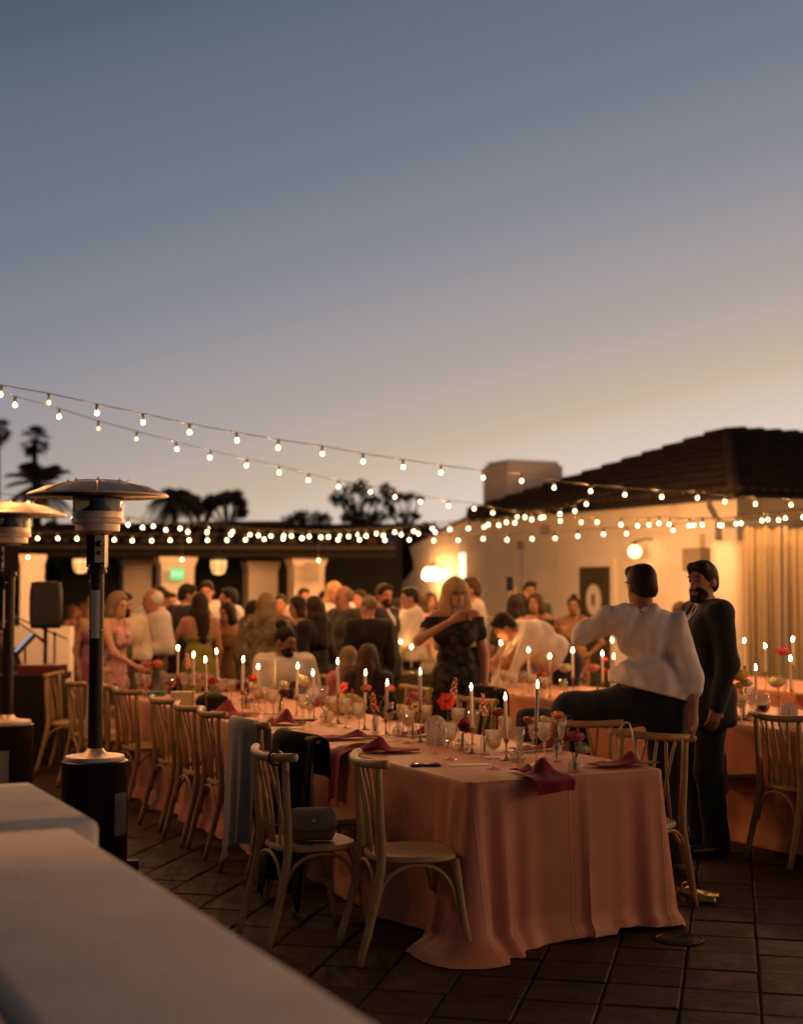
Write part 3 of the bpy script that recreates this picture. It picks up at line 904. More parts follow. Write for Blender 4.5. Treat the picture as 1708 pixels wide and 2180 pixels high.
def sdf(prims, res, k=.03, cuts=(), wrinkle=0, seed=0, fold=None):
    """prims: ('c',a,b,ra,rb) round cone, ('e',c,r,R) ellipsoid, ('-e',c,r,R) removed ellipsoid; cuts: (point, outward normal)"""
    lo, hi = np.full(3, 1e9), np.full(3, -1e9)
    for p in prims:
        if p[0] == 'c':
            for q, r in ((p[1], p[3]), (p[2], p[4])):
                lo = np.minimum(lo, np.array(q) - r); hi = np.maximum(hi, np.array(q) + r)
        elif p[0] == 'e':
            r = max(p[2]); lo = np.minimum(lo, np.array(p[1]) - r); hi = np.maximum(hi, np.array(p[1]) + r)
    pad = k * .4 + 3 * wrinkle + (fold[0] if fold else 0) + 2.2 * res
    lo -= pad; hi += pad
    n = np.maximum(((hi - lo) / res).astype(int) + 1, 3)
    D = np.full(n, .2)
    axs = [lo[i] + np.arange(n[i]) * res for i in range(3)]
    for p in prims:
        if p[0] == 'c':
            a, b = np.array(p[1], float), np.array(p[2], float); R = max(p[3], p[4])
            l0, h0 = np.minimum(a, b) - R - .06, np.maximum(a, b) + R + .06
        else:
            R = max(p[2]); a = np.array(p[1], float); l0, h0 = a - R - .06, a + R + .06
        i0 = np.clip(((l0 - lo) / res).astype(int), 0, n); i1 = np.clip(((h0 - lo) / res).astype(int) + 2, 0, n)
        if (i1 <= i0).any(): continue
        X = axs[0][i0[0]:i1[0], None, None]; Y = axs[1][None, i0[1]:i1[1], None]; Z = axs[2][None, None, i0[2]:i1[2]]
        if p[0] == 'c':
            ab = b - a; L = max(ab.dot(ab), 1e-9)
            px, py, pz = X - a[0], Y - a[1], Z - a[2]
            h = np.clip((px * ab[0] + py * ab[1] + pz * ab[2]) / L, 0, 1)
            d = np.sqrt((px - ab[0] * h) ** 2 + (py - ab[1] * h) ** 2 + (pz - ab[2] * h) ** 2) - (p[3] + (p[4] - p[3]) * h)
        else:
            px, py, pz = X - a[0], Y - a[1], Z - a[2]
            if len(p) > 3 and p[3] is not None:
                M = p[3]
                px, py, pz = M[0][0] * px + M[1][0] * py + M[2][0] * pz, M[0][1] * px + M[1][1] * py + M[2][1] * pz, M[0][2] * px + M[1][2] * py + M[2][2] * pz
            r = p[2]
            k0 = np.sqrt((px / r[0]) ** 2 + (py / r[1]) ** 2 + (pz / r[2]) ** 2)
            k1 = np.sqrt((px / r[0] ** 2) ** 2 + (py / r[1] ** 2) ** 2 + (pz / r[2] ** 2) ** 2)
            d = np.where(k1 > 1e-6, k0 * (k0 - 1) / np.maximum(k1, 1e-6), -min(r))
        S = D[i0[0]:i1[0], i0[1]:i1[1], i0[2]:i1[2]]
        kk = p[4] if p[0] != 'c' and len(p) > 4 else (p[5] if p[0] == 'c' and len(p) > 5 else k)
        if p[0] == '-e': S[...] = -smin(-S, d, kk)
        else: S[...] = smin(S, d, kk)
    X = axs[0][:, None, None]; Y = axs[1][None, :, None]; Z = axs[2][None, None, :]
    if wrinkle:
        s = seed * 1.3
        bend = 1.6 * np.sin(5 * Z + s) + .8 * np.sin(11 * Z + 3 * X + 2 * s)
        m1 = .5 + .5 * np.sin(4.1 * Z + 3 * X - s); m2 = .5 + .5 * np.sin(6 * Z - 5 * X + 2 * s)
        D += wrinkle * (m1 * np.sin(33 * X + 14 * Y + bend + 4 * Z) + .6 * m2 * np.sin(27 * Z + 19 * X - 12 * Y + s) + .45 * np.sin(61 * X + 9 * Z + 2 * bend) - .9)
    if fold:
        amp, nf, z0, z1, cx, cy_ = fold
        th = np.arctan2(Y - cy_, X - cx)
        D += amp * np.clip((z0 - Z) / (z0 - z1), 0, 1) * np.sin(nf * th + 2 * np.sin(2 * th + seed))
    for c, nn in cuts:
        nn = np.array(nn, float); nn = nn / np.linalg.norm(nn)
        D = np.maximum(D, (X - c[0]) * nn[0] + (Y - c[1]) * nn[1] + (Z - c[2]) * nn[2])
    D[0], D[-1] = .1, .1; D[:, 0], D[:, -1] = .1, .1; D[:, :, 0], D[:, :, -1] = .1, .1
    return surface_nets(D, lo, res)
def npmesh(name, V, F):
    me = bpy.data.meshes.new(name)
    me.vertices.add(len(V)); me.vertices.foreach_set('co', V.astype(np.float32).ravel())
    me.loops.add(len(F) * 4); me.loops.foreach_set('vertex_index', F.astype(np.int32).ravel())
    me.polygons.add(len(F)); me.polygons.foreach_set('loop_start', np.arange(0, len(F) * 4, 4, dtype=np.int32))
    me.polygons.foreach_set('loop_total', np.full(len(F), 4, np.int32))
    me.polygons.foreach_set('use_smooth', np.ones(len(F), bool))
    me.update(); me.validate()
    return me

def skin(c): return mat('skin_%d_%d' % (int(c[0] * 100), int(c[2] * 100)), c, rough=.55, var=.08, nscale=10, spec=.35)
SK = dict(light=(.42, .22, .145), tan=(.30, .15, .09), brown=(.20, .095, .055), red=(.36, .15, .095))
HC = dict(black=(.010, .008, .006), dark=(.022, .013, .008), brown=(.055, .030, .015), ash=(.16, .115, .06), blond=(.34, .22, .10), gold=(.46, .31, .14), white=(.50, .45, .38), auburn=(.09, .035, .015))
def hairmat(c):
    col = HC[c]
    m = mat('hair_' + c, col, rough=.6, var=.0, spec=.2)
    if 'strand' not in m:
        m['strand'] = 1
        n, l = m.node_tree.nodes, m.node_tree.links
        co = n.new('ShaderNodeTexCoord'); mp = n.new('ShaderNodeMapping'); mp.inputs['Scale'].default_value = (60, 60, 4)
        nz = n.new('ShaderNodeTexNoise'); nz.inputs['Scale'].default_value = 3; nz.inputs['Detail'].default_value = 4
        l.new(co.outputs['Object'], mp.inputs[0]); l.new(mp.outputs[0], nz.inputs[0])
        r = n.new('ShaderNodeMapRange'); r.inputs[3].default_value = .45; r.inputs[4].default_value = 1.6
        l.new(nz.outputs[0], r.inputs[0])
        s_ = n.new('ShaderNodeVectorMath'); s_.operation = 'SCALE'; s_.inputs[0].default_value = col
        l.new(r.outputs[0], s_.inputs['Scale']); l.new(s_.outputs[0], n['Principled BSDF'].inputs['Base Color'])
        b = n.new('ShaderNodeBump'); b.inputs['Strength'].default_value = .5; b.inputs['Distance'].default_value = .01
        l.new(nz.outputs[0], b.inputs['Height']); l.new(b.outputs[0], n['Principled BSDF'].inputs['Normal'])
    return m

def person(label, at, heading, H=1.72, sex='m', pose=None, skinc='tan', hair=('short', 'dark'), wear=None, res=.021, group=None, head=(0, 0), lean=(0, 0), sit=0, fine=False, beard=None, glasses=False, hands=True):
    """heading 0 faces the camera, 90 faces picture right. pose: joint overrides in metres for a 1.75 m body; +x is the body's own left, -y its front"""
    pose = pose or {}; wear = wear or {}
    k = H / 1.75
    f = sex == 'f'
    shx = .165 if f else .190
    J = dict(pel=(0, 0, .96), wst=(0, 0, 1.12), che=(0, -.005, 1.31), nek=(0, .015, 1.49), hed=(0, -.012, 1.63))
    for s_, n_ in ((1, 'L'), (-1, 'R')):
        J['sh' + n_] = (s_ * shx, .015, 1.435); J['el' + n_] = (s_ * (shx + .05), .04, 1.14); J['wr' + n_] = (s_ * (shx + .055), -.035, .89)
        J['hip' + n_] = (s_ * .09, 0, .93); J['kn' + n_] = (s_ * .10, -.025, .50); J['an' + n_] = (s_ * .105, .02, .085)
    J = {a: np.array(b, float) for a, b in J.items()}
    upper = ['wst', 'che', 'nek', 'hed', 'shL', 'shR', 'elL', 'elR', 'wrL', 'wrR']
    fx, rx = math.radians(lean[0]), math.radians(lean[1])
    def rot(p):
        p = p - J['pel']
        y, z = p[1] * math.cos(fx) - p[2] * math.sin(fx), p[1] * math.sin(fx) + p[2] * math.cos(fx)
        x, z = p[0] * math.cos(rx) + z * math.sin(rx), -p[0] * math.sin(rx) + z * math.cos(rx)
        return np.array((x, y, z)) + J['pel']
    for a in upper: J[a] = rot(J[a])
    if sit:
        dz = sit + .08 - .96
        for a in upper + ['pel', 'hipL', 'hipR']: J[a] = J[a] + np.array((0, .05, dz))
        for s_, n_ in ((1, 'L'), (-1, 'R')):
            J['kn' + n_] = np.array((s_ * .13, -.40, sit + .07)); J['an' + n_] = np.array((s_ * .13, -.38, .085))
            J['el' + n_] = J['sh' + n_] + np.array((s_ * .05, -.10, -.27)); J['wr' + n_] = J['sh' + n_] + np.array((-s_ * .02, -.33, -.30))
    for a, b in pose.items():
        if a in J: J[a] = np.array(b, float)
    for a in J: J[a] = J[a] * k
    root = thing('person', label, 'person', (at[0], at[1], pose.get('z', 0)), math.radians(heading), group)
    # head frame
    hy, hp = math.radians(head[0]), math.radians(head[1])
    Rz = np.array([[math.cos(hy), -math.sin(hy), 0], [math.sin(hy), math.cos(hy), 0], [0, 0, 1]])
    Rx = np.array([[1, 0, 0], [0, math.cos(hp), -math.sin(hp)], [0, math.sin(hp), math.cos(hp)]])
    Rr = np.array([[math.cos(rx * .6), 0, math.sin(rx * .6)], [0, 1, 0], [-math.sin(rx * .6), 0, math.cos(rx * .6)]])
    R = Rz @ Rr @ Rx
    hs = k * (.95 if f else 1.0)
    def h(p): return tuple(J['hed'] + R @ (np.array(p, float) * hs))
    def hr(*r): return tuple(q * hs for q in r)
    P = []
    tw = (.88 if f else 1.0) * wear.get('slim', 1.0)
    pel, wst, che = J['pel'], J['wst'], J['che']
    ex = (J['shL'] - J['shR']); ex = ex / np.linalg.norm(ex)
    hx = (J['hipL'] - J['hipR']); hx = hx / np.linalg.norm(hx)
    def torso(inf, chest=1.0):
        q = [('c', pel - hx * .075 * k, pel + hx * .075 * k, .105 * k + inf, .105 * k + inf),
             ('c', wst - ex * .05 * k * tw, wst + ex * .05 * k * tw, .108 * k * tw + inf, .108 * k * tw + inf),
             ('c', che - ex * .075 * k * tw, che + ex * .075 * k * tw, .118 * k * tw + inf, .118 * k * tw + inf),
             ('c', che + (0, .01, .06 * k) - ex * .09 * k, che + (0, .01, .06 * k) + ex * .09 * k, .085 * k + inf, .085 * k + inf),
             ('c', J['shL'] * .93 + J['nek'] * .07, J['shR'] * .93 + J['nek'] * .07, .058 * k + inf, .058 * k + inf),
             ('c', J['nek'] - (0, 0, .03), (J['shL'] + J['nek']) / 2, .05 * k + inf * .5, .05 * k + inf * .7),
             ('c', J['nek'] - (0, 0, .03), (J['shR'] + J['nek']) / 2, .05 * k + inf * .5, .05 * k + inf * .7)]
        if f:
            fw = np.array((0, -1, 0))
            q += [('c', che + ex * .065 * k + fw * .075 * k - (0, 0, .03), che + ex * .06 * k + fw * .085 * k - (0, 0, .035), .058 * k + inf * .6, .055 * k + inf * .6), ('c', che - ex * .065 * k + fw * .075 * k - (0, 0, .03), che - ex * .06 * k + fw * .085 * k - (0, 0, .035), .058 * k + inf * .6, .055 * k + inf * .6)]
        return q
    am = .86 if f else 1.0
    def arm(n_, inf, upto=1.0, uinf=None):
        s_, e, w = J['sh' + n_], J['el' + n_], J['wr' + n_]
        q = [('c', s_, e, (.056 * am) * k + inf, (.044 * am) * k + inf)]
        if upto > .5:
            t_ = min(1, (upto - .5) * 2)
            q.append(('c', e, e + (w - e) * t_, (.043 * am) * k + inf, (.043 - .015 * t_) * am * k + inf * 1.1))
        else: q = [('c', s_, s_ + (e - s_) * upto * 2, (.056 * am) * k + inf, (.050 * am) * k + inf * 1.25)]
        return q
    def leg(n_, inf, slack=0):
        a, b, c = J['hip' + n_], J['kn' + n_], J['an' + n_]
        return [('c', a, b, .086 * k + inf, .058 * k + inf + slack * .3), ('c', b, c, .058 * k + inf + slack * .3, .040 * k + inf + slack)]
    def foot(n_, inf):
        a = J['an' + n_]; z0 = a[2] - .085 * k
        sx = .02 if n_ == 'L' else -.02
        dv = pose.get('foot' + n_, (sx, -.17, 0)); dv = np.array(dv, float) * k
        return [('c', a + (0, .035 * k, -.045 * k), a + dv + (0, 0, -.05 * k), .036 * k + inf, .030 * k + inf), ('c', a, a + (0, .02 * k, -.05 * k), .036 * k + inf, .034 * k + inf)]
    def hand(n_):
        w, e = J['wr' + n_], J['el' + n_]
        fd = w - e; fd = fd / np.linalg.norm(fd)
        if 'hd' + n_ in pose: fd = np.array(pose['hd' + n_], float); fd = fd / np.linalg.norm(fd)
        s_ = 1 if n_ == 'L' else -1
        pn = np.array(pose.get('pn' + n_, (-s_, 0, 0)), float)         # palm normal
        pn = pn - fd * pn.dot(fd); pn = pn / np.linalg.norm(pn)
        sd_ = np.cross(fd, pn) * s_                                     # towards the thumb
        curl = pose.get('curl' + n_, .55)
        q = [('c', w, w + fd * .03 * k, .026 * k, .028 * k)]
        for i, o_ in enumerate((.027, .009, -.009, -.026)):
            q.append(('c', w + fd * .02 * k + sd_ * o_ * .7 * k, w + fd * .082 * k + sd_ * o_ * k, .015 * k, .0125 * k))
        for i, (o_, L) in enumerate(((.029, .072), (.010, .080), (-.010, .075), (-.028, .060))):
            p = w + fd * .084 * k + sd_ * o_ * k
            dirv = fd.copy()
            for j, (l_, rr) in enumerate(((.45, .0100), (.32, .0090), (.23, .0080))):
                a_ = curl * (.7 + .12 * i)
                dirv = dirv * math.cos(a_) + pn * math.sin(a_) * 1.0; dirv = dirv / np.linalg.norm(dirv)
                nx_ = p + dirv * L * l_ * k
                q.append(('c', p, nx_, rr * k * (1 if fine else 1.15), rr * .92 * k * (1 if fine else 1.15), .008)); p = nx_
                if j < 1: pn2 = pn
        p = w + fd * .022 * k + sd_ * .022 * k
        d1 = (sd_ * .75 + fd * .6 + pn * .35); d1 /= np.linalg.norm(d1)
        p2 = p + d1 * .045 * k; d2 = (fd * .85 + sd_ * .2 + pn * .55 * (curl + .3)); d2 /= np.linalg.norm(d2); p3 = p2 + d2 * .05 * k
        q += [('c', p, p2, .015 * k, .012 * k, .012), ('c', p2, p3, .0115 * k, .009 * k, .008)]
        return q
    P += torso(0)
    P += [('c', J['nek'] - (0, 0, .04), np.array(h((0, .02, -.05))), .056 * k * (.86 if f else 1), .052 * k * (.86 if f else 1))]
    P += [('e', h((0, .014, .025)), hr(.074, .094, .094), R, .02), ('e', h((0, -.030, -.045)), hr(.058, .066, .083), R, .025), ('c', h((-.02, -.070, -.103)), h((.02, -.070, -.103)), .020 * hs, .020 * hs, .02)]
    P += [('c', h((0, -.090, .012)), h((0, -.112, -.030)), .010 * hs, .0135 * hs, .010), ('c', h((-.013, -.095, -.036)), h((.013, -.095, -.036)), .009 * hs, .009 * hs, .008)]
    P += [('c', h((-.036, -.077, .030)), h((-.010, -.087, .027)), .013 * hs, .013 * hs, .012), ('c', h((.036, -.077, .030)), h((.010, -.087, .027)), .013 * hs, .013 * hs, .012)]
    P += [('-e', h((.031, -.098, .008)), hr(.016, .016, .011), R, .010), ('-e', h((-.031, -.098, .008)), hr(.016, .016, .011), R, .010)]
    P += [('c', h((-.019, -.090, -.062)), h((.019, -.090, -.062)), .008 * hs, .008 * hs, .006), ('c', h((-.016, -.088, -.072)), h((.016, -.088, -.072)), .009 * hs, .009 * hs, .006)]
    P += [('e', h((s_ * .077, .008, -.012)), hr(.011, .022, .032), R, .008) for s_ in (-1, 1)]
    for n_ in 'LR':
        P += arm(n_, 0) + leg(n_, 0) + foot(n_, -.004)
        if hands: P += hand(n_)
    sm = skin(SK[skinc])
    V, F = sdf(P, res, .028)
    body = meshobj('body', npmesh('body', V, F), root, sm)
    # eyes, brows, lips
    if fine or H:
        em = mat('eye_white', (.17, .14, .115), rough=.2, var=0); im = mat('eye_iris', (.03, .018, .01), rough=.15, var=0)
        for s_ in (1, -1):
            c = h((s_ * .031, -.0765, .008))
            e_ = MB().ball(c, .0125 * hs, 10, 8).build('eye', em if fine else im, root)
            if fine:
                MB().ball(h((s_ * .031, -.0835, .007)), .0072 * hs, 8, 6).build('iris', im, e_)
                hm_ = hairmat(hair[1] if hair else 'brown')
                MB().tube([h((s_ * .013, -.098, .028)), h((s_ * .032, -.096, .034)), h((s_ * .050, -.082, .028))], [.0035 * hs, .0042 * hs, .002 * hs], 6).build('eyebrow', hm_, root)
        if fine:
            MB().tube([h((-.022, -.092, -.066)), h((0, -.1015, -.064)), h((.022, -.092, -.066))], [.002, .0055, .002], 6).build('lips', mat('lips', (.30, .08, .06), rough=.4), root)
    # hair
    if hair and hair[0] != 'bald':
        st, cc = hair; q = []
        big = .0 if st in ('short', 'crop', 'quiff', 'bun', 'updo') else .012
        q += [('e', h((0, .019, .036)), hr(.0795 + big, .0965 + big, .092 + big), R, .02)]
        if st in ('short', 'quiff'): q += [('c', h((-.04, -.045, .088)), h((.04, -.045, .088)), .026 * hs, .026 * hs, .03), ('e', h((0, .055, -.02)), hr(.072, .06, .07), R, .02)]
        if st == 'receding': q = [('e', h((0, .035, .012)), hr(.083, .086, .085), R, .02)]
        if st in ('long', 'bob', 'verylong'):
            L = dict(long=.36, bob=.17, verylong=.50)[st] / hs; bw = 1.35 if st == 'verylong' and fine else 1.0
            for s_ in (-1, 1):
                q += [('c', h((s_ * .062, .01, .03)), h((s_ * .082, .015, -.10)), .036 * hs * bw, .042 * hs * bw), ('c', h((s_ * .082, .015, -.10)), h((s_ * .095 * bw, .03, -L * .85)), .042 * hs * bw, .024 * hs * bw)]
            q += [('c', h((0, .06, .02)), h((0, .085, -.12)), .075 * hs, .070 * hs), ('c', h((0, .085, -.12)), h((0, .10, -L)), .072 * hs, .035 * hs), ('c', h((.04, .08, -.1)), h((.05, .09, -L * .95)), .05 * hs, .03 * hs), ('c', h((-.04, .08, -.1)), h((-.05, .09, -L * .95)), .05 * hs, .03 * hs)]
        if st in ('bun', 'updo'): q += [('e', h((0, .085 if st == 'bun' else .06, .125 if st == 'bun' else .11)), hr(.048, .048, .045), R, .012)]
        q += [('-e', h((0, -.105, -.040)), hr(.071 if st in ('long', 'bob', 'verylong') else .092, .090 if st in ('long', 'bob', 'verylong') else .088, .122 if st in ('long', 'bob', 'verylong') else .112), R, .012)]
        if st in ('short', 'quiff', 'crop', 'bun', 'updo', 'receding'): q += [('-e', h((0, -.02, -.125)), hr(.13, .115, .10), R, .012)]
        if st == 'receding': q += [('-e', h((0, -.06, .11)), hr(.12, .10, .085), R, .02)]
        V, F = sdf(q, .008 if fine else min(res, .014), .02, wrinkle=(.006 if fine else .004) if st in ('long', 'bob', 'verylong') else (.0042 if fine else .0025), seed=at[0])
        meshobj('hair', npmesh('hair', V, F), root, hairmat(cc))
    if beard:
        q = [('e', h((0, -.030, -.045)), hr(.0625, .0705, .0875), R, .02), ('c', h((-.02, -.071, -.104)), h((.02, -.071, -.104)), .024 * hs, .024 * hs, .02), ('c', h((-.02, -.092, -.050)), h((.02, -.092, -.050)), .008 * hs, .008 * hs, .006),
             ('-e', h((0, -.115, -.066)), hr(.024, .03, .012), R, .005), ('-e', h((0, .05, .0)), hr(.12, .075, .2), R, .01)]
        V, F = sdf(q, min(res, .010), .02, [(h((0, -.06, -.044)), tuple(R @ np.array((0, .55, 1.))))], wrinkle=.0008)
        meshobj('beard', npmesh('beard', V, F), root, hairmat(beard))
    if glasses:
        for s_ in (1, -1):
            pts = [h((s_ * .033 + .024 * math.cos(a_), -.108, .006 + .018 * math.sin(a_))) for a_ in [i * math.pi / 6 for i in range(13)]]
            MB().tube(pts, .003, 5).build('glasses_rim', black, root)
    # clothes
    W_ = wear
    def cloth(name, prims, m, kk=.03, cuts=(), wr_=.004, fold=None):
        V, F = sdf(prims, res, kk, cuts, wr_, at[0] * 3 + at[1], fold)
        if len(F): return meshobj(name, npmesh(name, V, F), root, m)
    up = J['che'] - pel; up = up / np.linalg.norm(up)
    neckcut = (tuple(J['nek'] + (0, -.015, .022 * k)), tuple(up * .9 + np.array((0, -.35, 0))))
    if 'trousers' in W_:
        q = [('c', pel - hx * .07 * k, pel + hx * .07 * k, .125 * k, .125 * k), ('c', pel + up * .06 * k - ex * .055 * k, pel + up * .06 * k + ex * .055 * k, .122 * k, .122 * k)] + leg('L', W_.get('tfit', .016), .022) + leg('R', W_.get('tfit', .016), .022)
        cu = [(tuple(pel + up * W_.get('waist', .10) * k), tuple(up))]
        zl = min(J['anL'][2], J['anR'][2]) - .035 * k
        cu.append(((0, 0, zl), (0, 0, -1)))
        cloth('trousers', q, crumple(fabric(W_['trousers']), (7, 7, 3), .35, .02), .03, cu, .004)
        if 'belt' in W_:
            cloth('belt', [('c', pel + up * .085 * k - ex * .055 * k, pel + up * .085 * k + ex * .055 * k, .134 * k, .134 * k)], mat('belt_leather_%d' % int(W_['belt'][0] * 500), W_['belt'], rough=.45), .02,
                  [(tuple(pel + up * .105 * k), tuple(up)), (tuple(pel + up * .068 * k), tuple(-up))], 0)
    if 'dress' in W_:
        hem = W_.get('hem', .35) * k
        q = torso(.010)
        for n_ in 'LR':
            if W_.get('sleeve', 0): q += arm(n_, .014, W_['sleeve'] * .5)
        w1 = W_.get('flare', .20) * k
        if not sit:
            q += [('c', pel - hx * .06 * k + (0, 0, .02), pel - hx * .06 * k + (0, 0, -.2 * k), .115 * k, .14 * k), ('c', pel + hx * .06 * k + (0, 0, .02), pel + hx * .06 * k + (0, 0, -.2 * k), .115 * k, .14 * k), ('c', pel + (0, 0, -.15 * k), (0, 0, hem), .16 * k, w1)]
        else: q += leg('L', .03, .03) + leg('R', .03, .03)
        cu = [((0, 0, hem), (0, 0, -1))]
        nk = W_.get('neck', .06)
        cu.append((tuple(J['nek'] - up * nk * k), tuple(up)))
        cloth('dress', q, W_['dress'] if not isinstance(W_['dress'], tuple) else fabric(W_['dress']), .035, cu, .004, (.022, 7, 1.0 * k, hem, 0, 0) if not sit else None)
        if W_.get('straps', 1):
            for n_, s_ in (('L', 1), ('R', -1)):
                a_ = J['nek'] * .45 + J['sh' + n_] * .55
                MB().tube(spline([a_ + (0, -.085, -.10), a_ + (0, -.02, .050), a_ + (0, .085, -.08)], 8), .010, 5).build('strap', W_['dress'] if not isinstance(W_['dress'], tuple) else fabric(W_['dress']), root)
    if 'shirt' in W_:
        hz = W_.get('hem', None)
        inf = W_.get('fit', .016) if 'jacket' not in W_ else .010
        si = W_.get('sfit', inf)
        q = torso(inf) + arm('L', si, W_.get('sleeve', 1.0)) + arm('R', si, W_.get('sleeve', 1.0))
        cu = [neckcut]
        if hz is None:
            rw = .137 if 'jacket' not in W_ else .12
            q += [('c', pel + up * .10 * k - ex * .06 * k, pel + up * .10 * k + ex * .06 * k, rw * k, rw * k)]
            cu.append((tuple(pel + up * (.09 if 'jacket' not in W_ else .24) * k), tuple(-up)))
        else:
            q += [('c', pel + up * .02 * k - hx * .08 * k, pel + up * .02 * k + hx * .08 * k, .156 * k, .156 * k), ('c', pel + up * .10 * k - hx * .07 * k, pel + up * .10 * k + hx * .07 * k, .150 * k, .150 * k)]
            cu.append((tuple(pel + up * hz * k), tuple(-up + ex * W_.get('hemtilt', 0))))
        sm_ = W_['shirt'] if not isinstance(W_['shirt'], tuple) else crumple(fabric(W_['shirt']), (6, 6, 3.2), .55, .03)
        cloth('shirt', q, sm_, .03, cu, W_.get('wr', .006))
        if W_.get('collar', 1):
            a_ = J['nek']
            V, F = sdf([('c', a_ - (0, 0, .01), a_ + (0, -.006, .035 * k), .066 * k, .060 * k)], min(res, .012), .01, [(tuple(a_ + (0, -.03, .036 * k)), (0, -.25, 1)), (tuple(a_ - (0, 0, .02)), (0, 0, -1))])
            meshobj('collar', npmesh('collar', V, F), root, sm_)
    if 'tie' in W_:
        a_ = J['nek'] + (0, -.075 * k, -.01); b_ = che + (0, -.15 * k, -.05); c_ = wst + (0, -.155 * k, -.04)
        tm = fabric(W_['tie'])
        tt = MB().tube([a_ + (0, .005, .0), a_ + (0, -.012, -.035), b_, c_ + (0, 0, .02), c_ + (0, .004, -.03)], [.018, .014, .026, .034, .004], 8, squash=.35).build('tie', tm, root)
    if 'vest' in W_:
        cloth('vest', torso(.026), fabric(W_['vest']), .03, [neckcut, (tuple(pel + up * .06 * k), tuple(-up))], .003)
    if 'jacket' in W_:
        q = torso(.022) + arm('L', .017) + arm('R', .017)
        q += [('c', pel - hx * .085 * k - up * .03 * k, pel + hx * .085 * k - up * .03 * k, .150 * k, .150 * k), ('c', pel - hx * .085 * k - up * .14 * k, pel + hx * .085 * k - up * .14 * k, .150 * k, .150 * k), ('e', J['shL'] * .96 + J['nek'] * .04 + (0, 0, .008), hr(.076, .074, .062), None), ('e', J['shR'] * .96 + J['nek'] * .04 + (0, 0, .008), hr(.076, .074, .062), None)]
        q += [('-e', tuple(J['nek'] + (0, -.13 * k, -.03 * k)), hr(.05, .10, .16), None, .015)]
        cloth('jacket', q, crumple(fabric(W_['jacket']), (6, 6, 4), .35, .02), .03, [neckcut, (tuple(pel - up * .20 * k), tuple(-up))], .005)
    if 'cape' in W_:
        q = torso(.03) + arm('L', .05, .9) + arm('R', .05, .9) + [('c', pel + (0, 0, .1), pel + (0, 0, -.1), .17 * k, .21 * k)]
        cloth('shawl', q, W_['cape'] if not isinstance(W_['cape'], tuple) else fabric(W_['cape']), .05, [neckcut, (tuple(pel - (0, 0, .12 * k)), (0, 0, -1))], .012)
    if W_.get('shoes', 1):
        for n_ in 'LR':
            V, F = sdf(foot(n_, .006), min(res, .016), .02, [(tuple(J['an' + n_] + (0, 0, .0)), (0, 0, 1)), ((0, 0, J['an' + n_][2] - .084 * k), (0, 0, -1))])
            meshobj('shoe', npmesh('shoe', V, F), root, mat('shoe_leather', (.03, .015, .01), rough=.4))
    return root
# ------------------------------------------------------------------ the guests
def spot(vx, d): p = atd(vx, 1252, d); return (p.x, p.y)
def tall(vx, vy, d): return atd(vx, vy, d).z
WHITE = (.54, .48, .43); CREAM = (.46, .38, .27); BLACK = (.010, .009, .008); NAVY = (.018, .022, .028); CHAR = (.028, .027, .022)
crowd = 'guests gathered on the dance floor'
def guest(label, vx, vy, d, heading, **k):
    k.setdefault('group', crowd)
    H = k.pop('H', None) or tall(vx, vy, d)
    return person(label, spot(vx, d), heading, H, **k)

# two men at the right, the sharpest figures
person('man seen from behind in white shirt with sleeves rolled, one knee raised on a chair', spot(1380, 8.5), 176, 1.80, 'm', skinc='tan', hair=('short', 'dark'), res=.0115, fine=True, head=(28, 6), lean=(4, 3),
       pose=dict(knL=(.455, -.14, .895), anL=(.43, -.18, .555), hipL=(.11, 0, .93), footL=(.02, -.17, 0), shL=(.235, -.02, 1.44), elL=(.375, -.06, 1.345), wrL=(.22, -.28, 1.42), hdL=(-1, -.3, .1),
                 shR=(-.158, .01, 1.385), elR=(-.232, .08, 1.10), wrR=(-.225, .13, .86), hdR=(.15, .05, -1), pnR=(1, 0, 0), curlR=.6, hed=(.045, -.03, 1.628)),
       wear=dict(shirt=(.74, .66, .58), sleeve=.62, fit=.008, sfit=.007, slim=.80, wr=.013, hem=.055, hemtilt=.30, tfit=.036, trousers=(.014, .017, .021), belt=(.085, .03, .014), waist=.12))
person('bearded man in dark suit and white collar glancing over at the camera', spot(1497, 9.05), -78, 1.83, 'm', skinc='tan', hair=('quiff', 'black'), beard='black', res=.0115, fine=True, head=(34, 4), lean=(0, 0),
       wear=dict(shirt=WHITE, jacket=NAVY, trousers=(.012, .014, .018), tie=(.012, .011, .012)))
# woman drinking
fl = floral('dark_floral_dress', (.012, .016, .009), [(.030, .028, .016), (.06, .05, .032), (.05, .034, .032)], 8)
person('blonde woman in dark floral dress raising a glass to her lips', spot(968, 11.3), 14, 1.74, 'f', skinc='light', hair=('verylong', 'gold'), res=.0125, fine=True, head=(6, 6), glasses=True,
       pose=dict(elR=(-.33, -.10, 1.26), wrR=(-.075, -.27, 1.435), hdR=(.9, -.25, .25), pnR=(.1, -.9, -.4), curlR=.75, elL=(.25, .02, 1.13), wrL=(.22, -.10, .90), hdL=(-.3, -.5, -.9), pnL=(-.6, 0, .4), curlL=.4),
       wear=dict(dress=fl, sleeve=.42, hem=.25, flare=.24, neck=.045, straps=0))
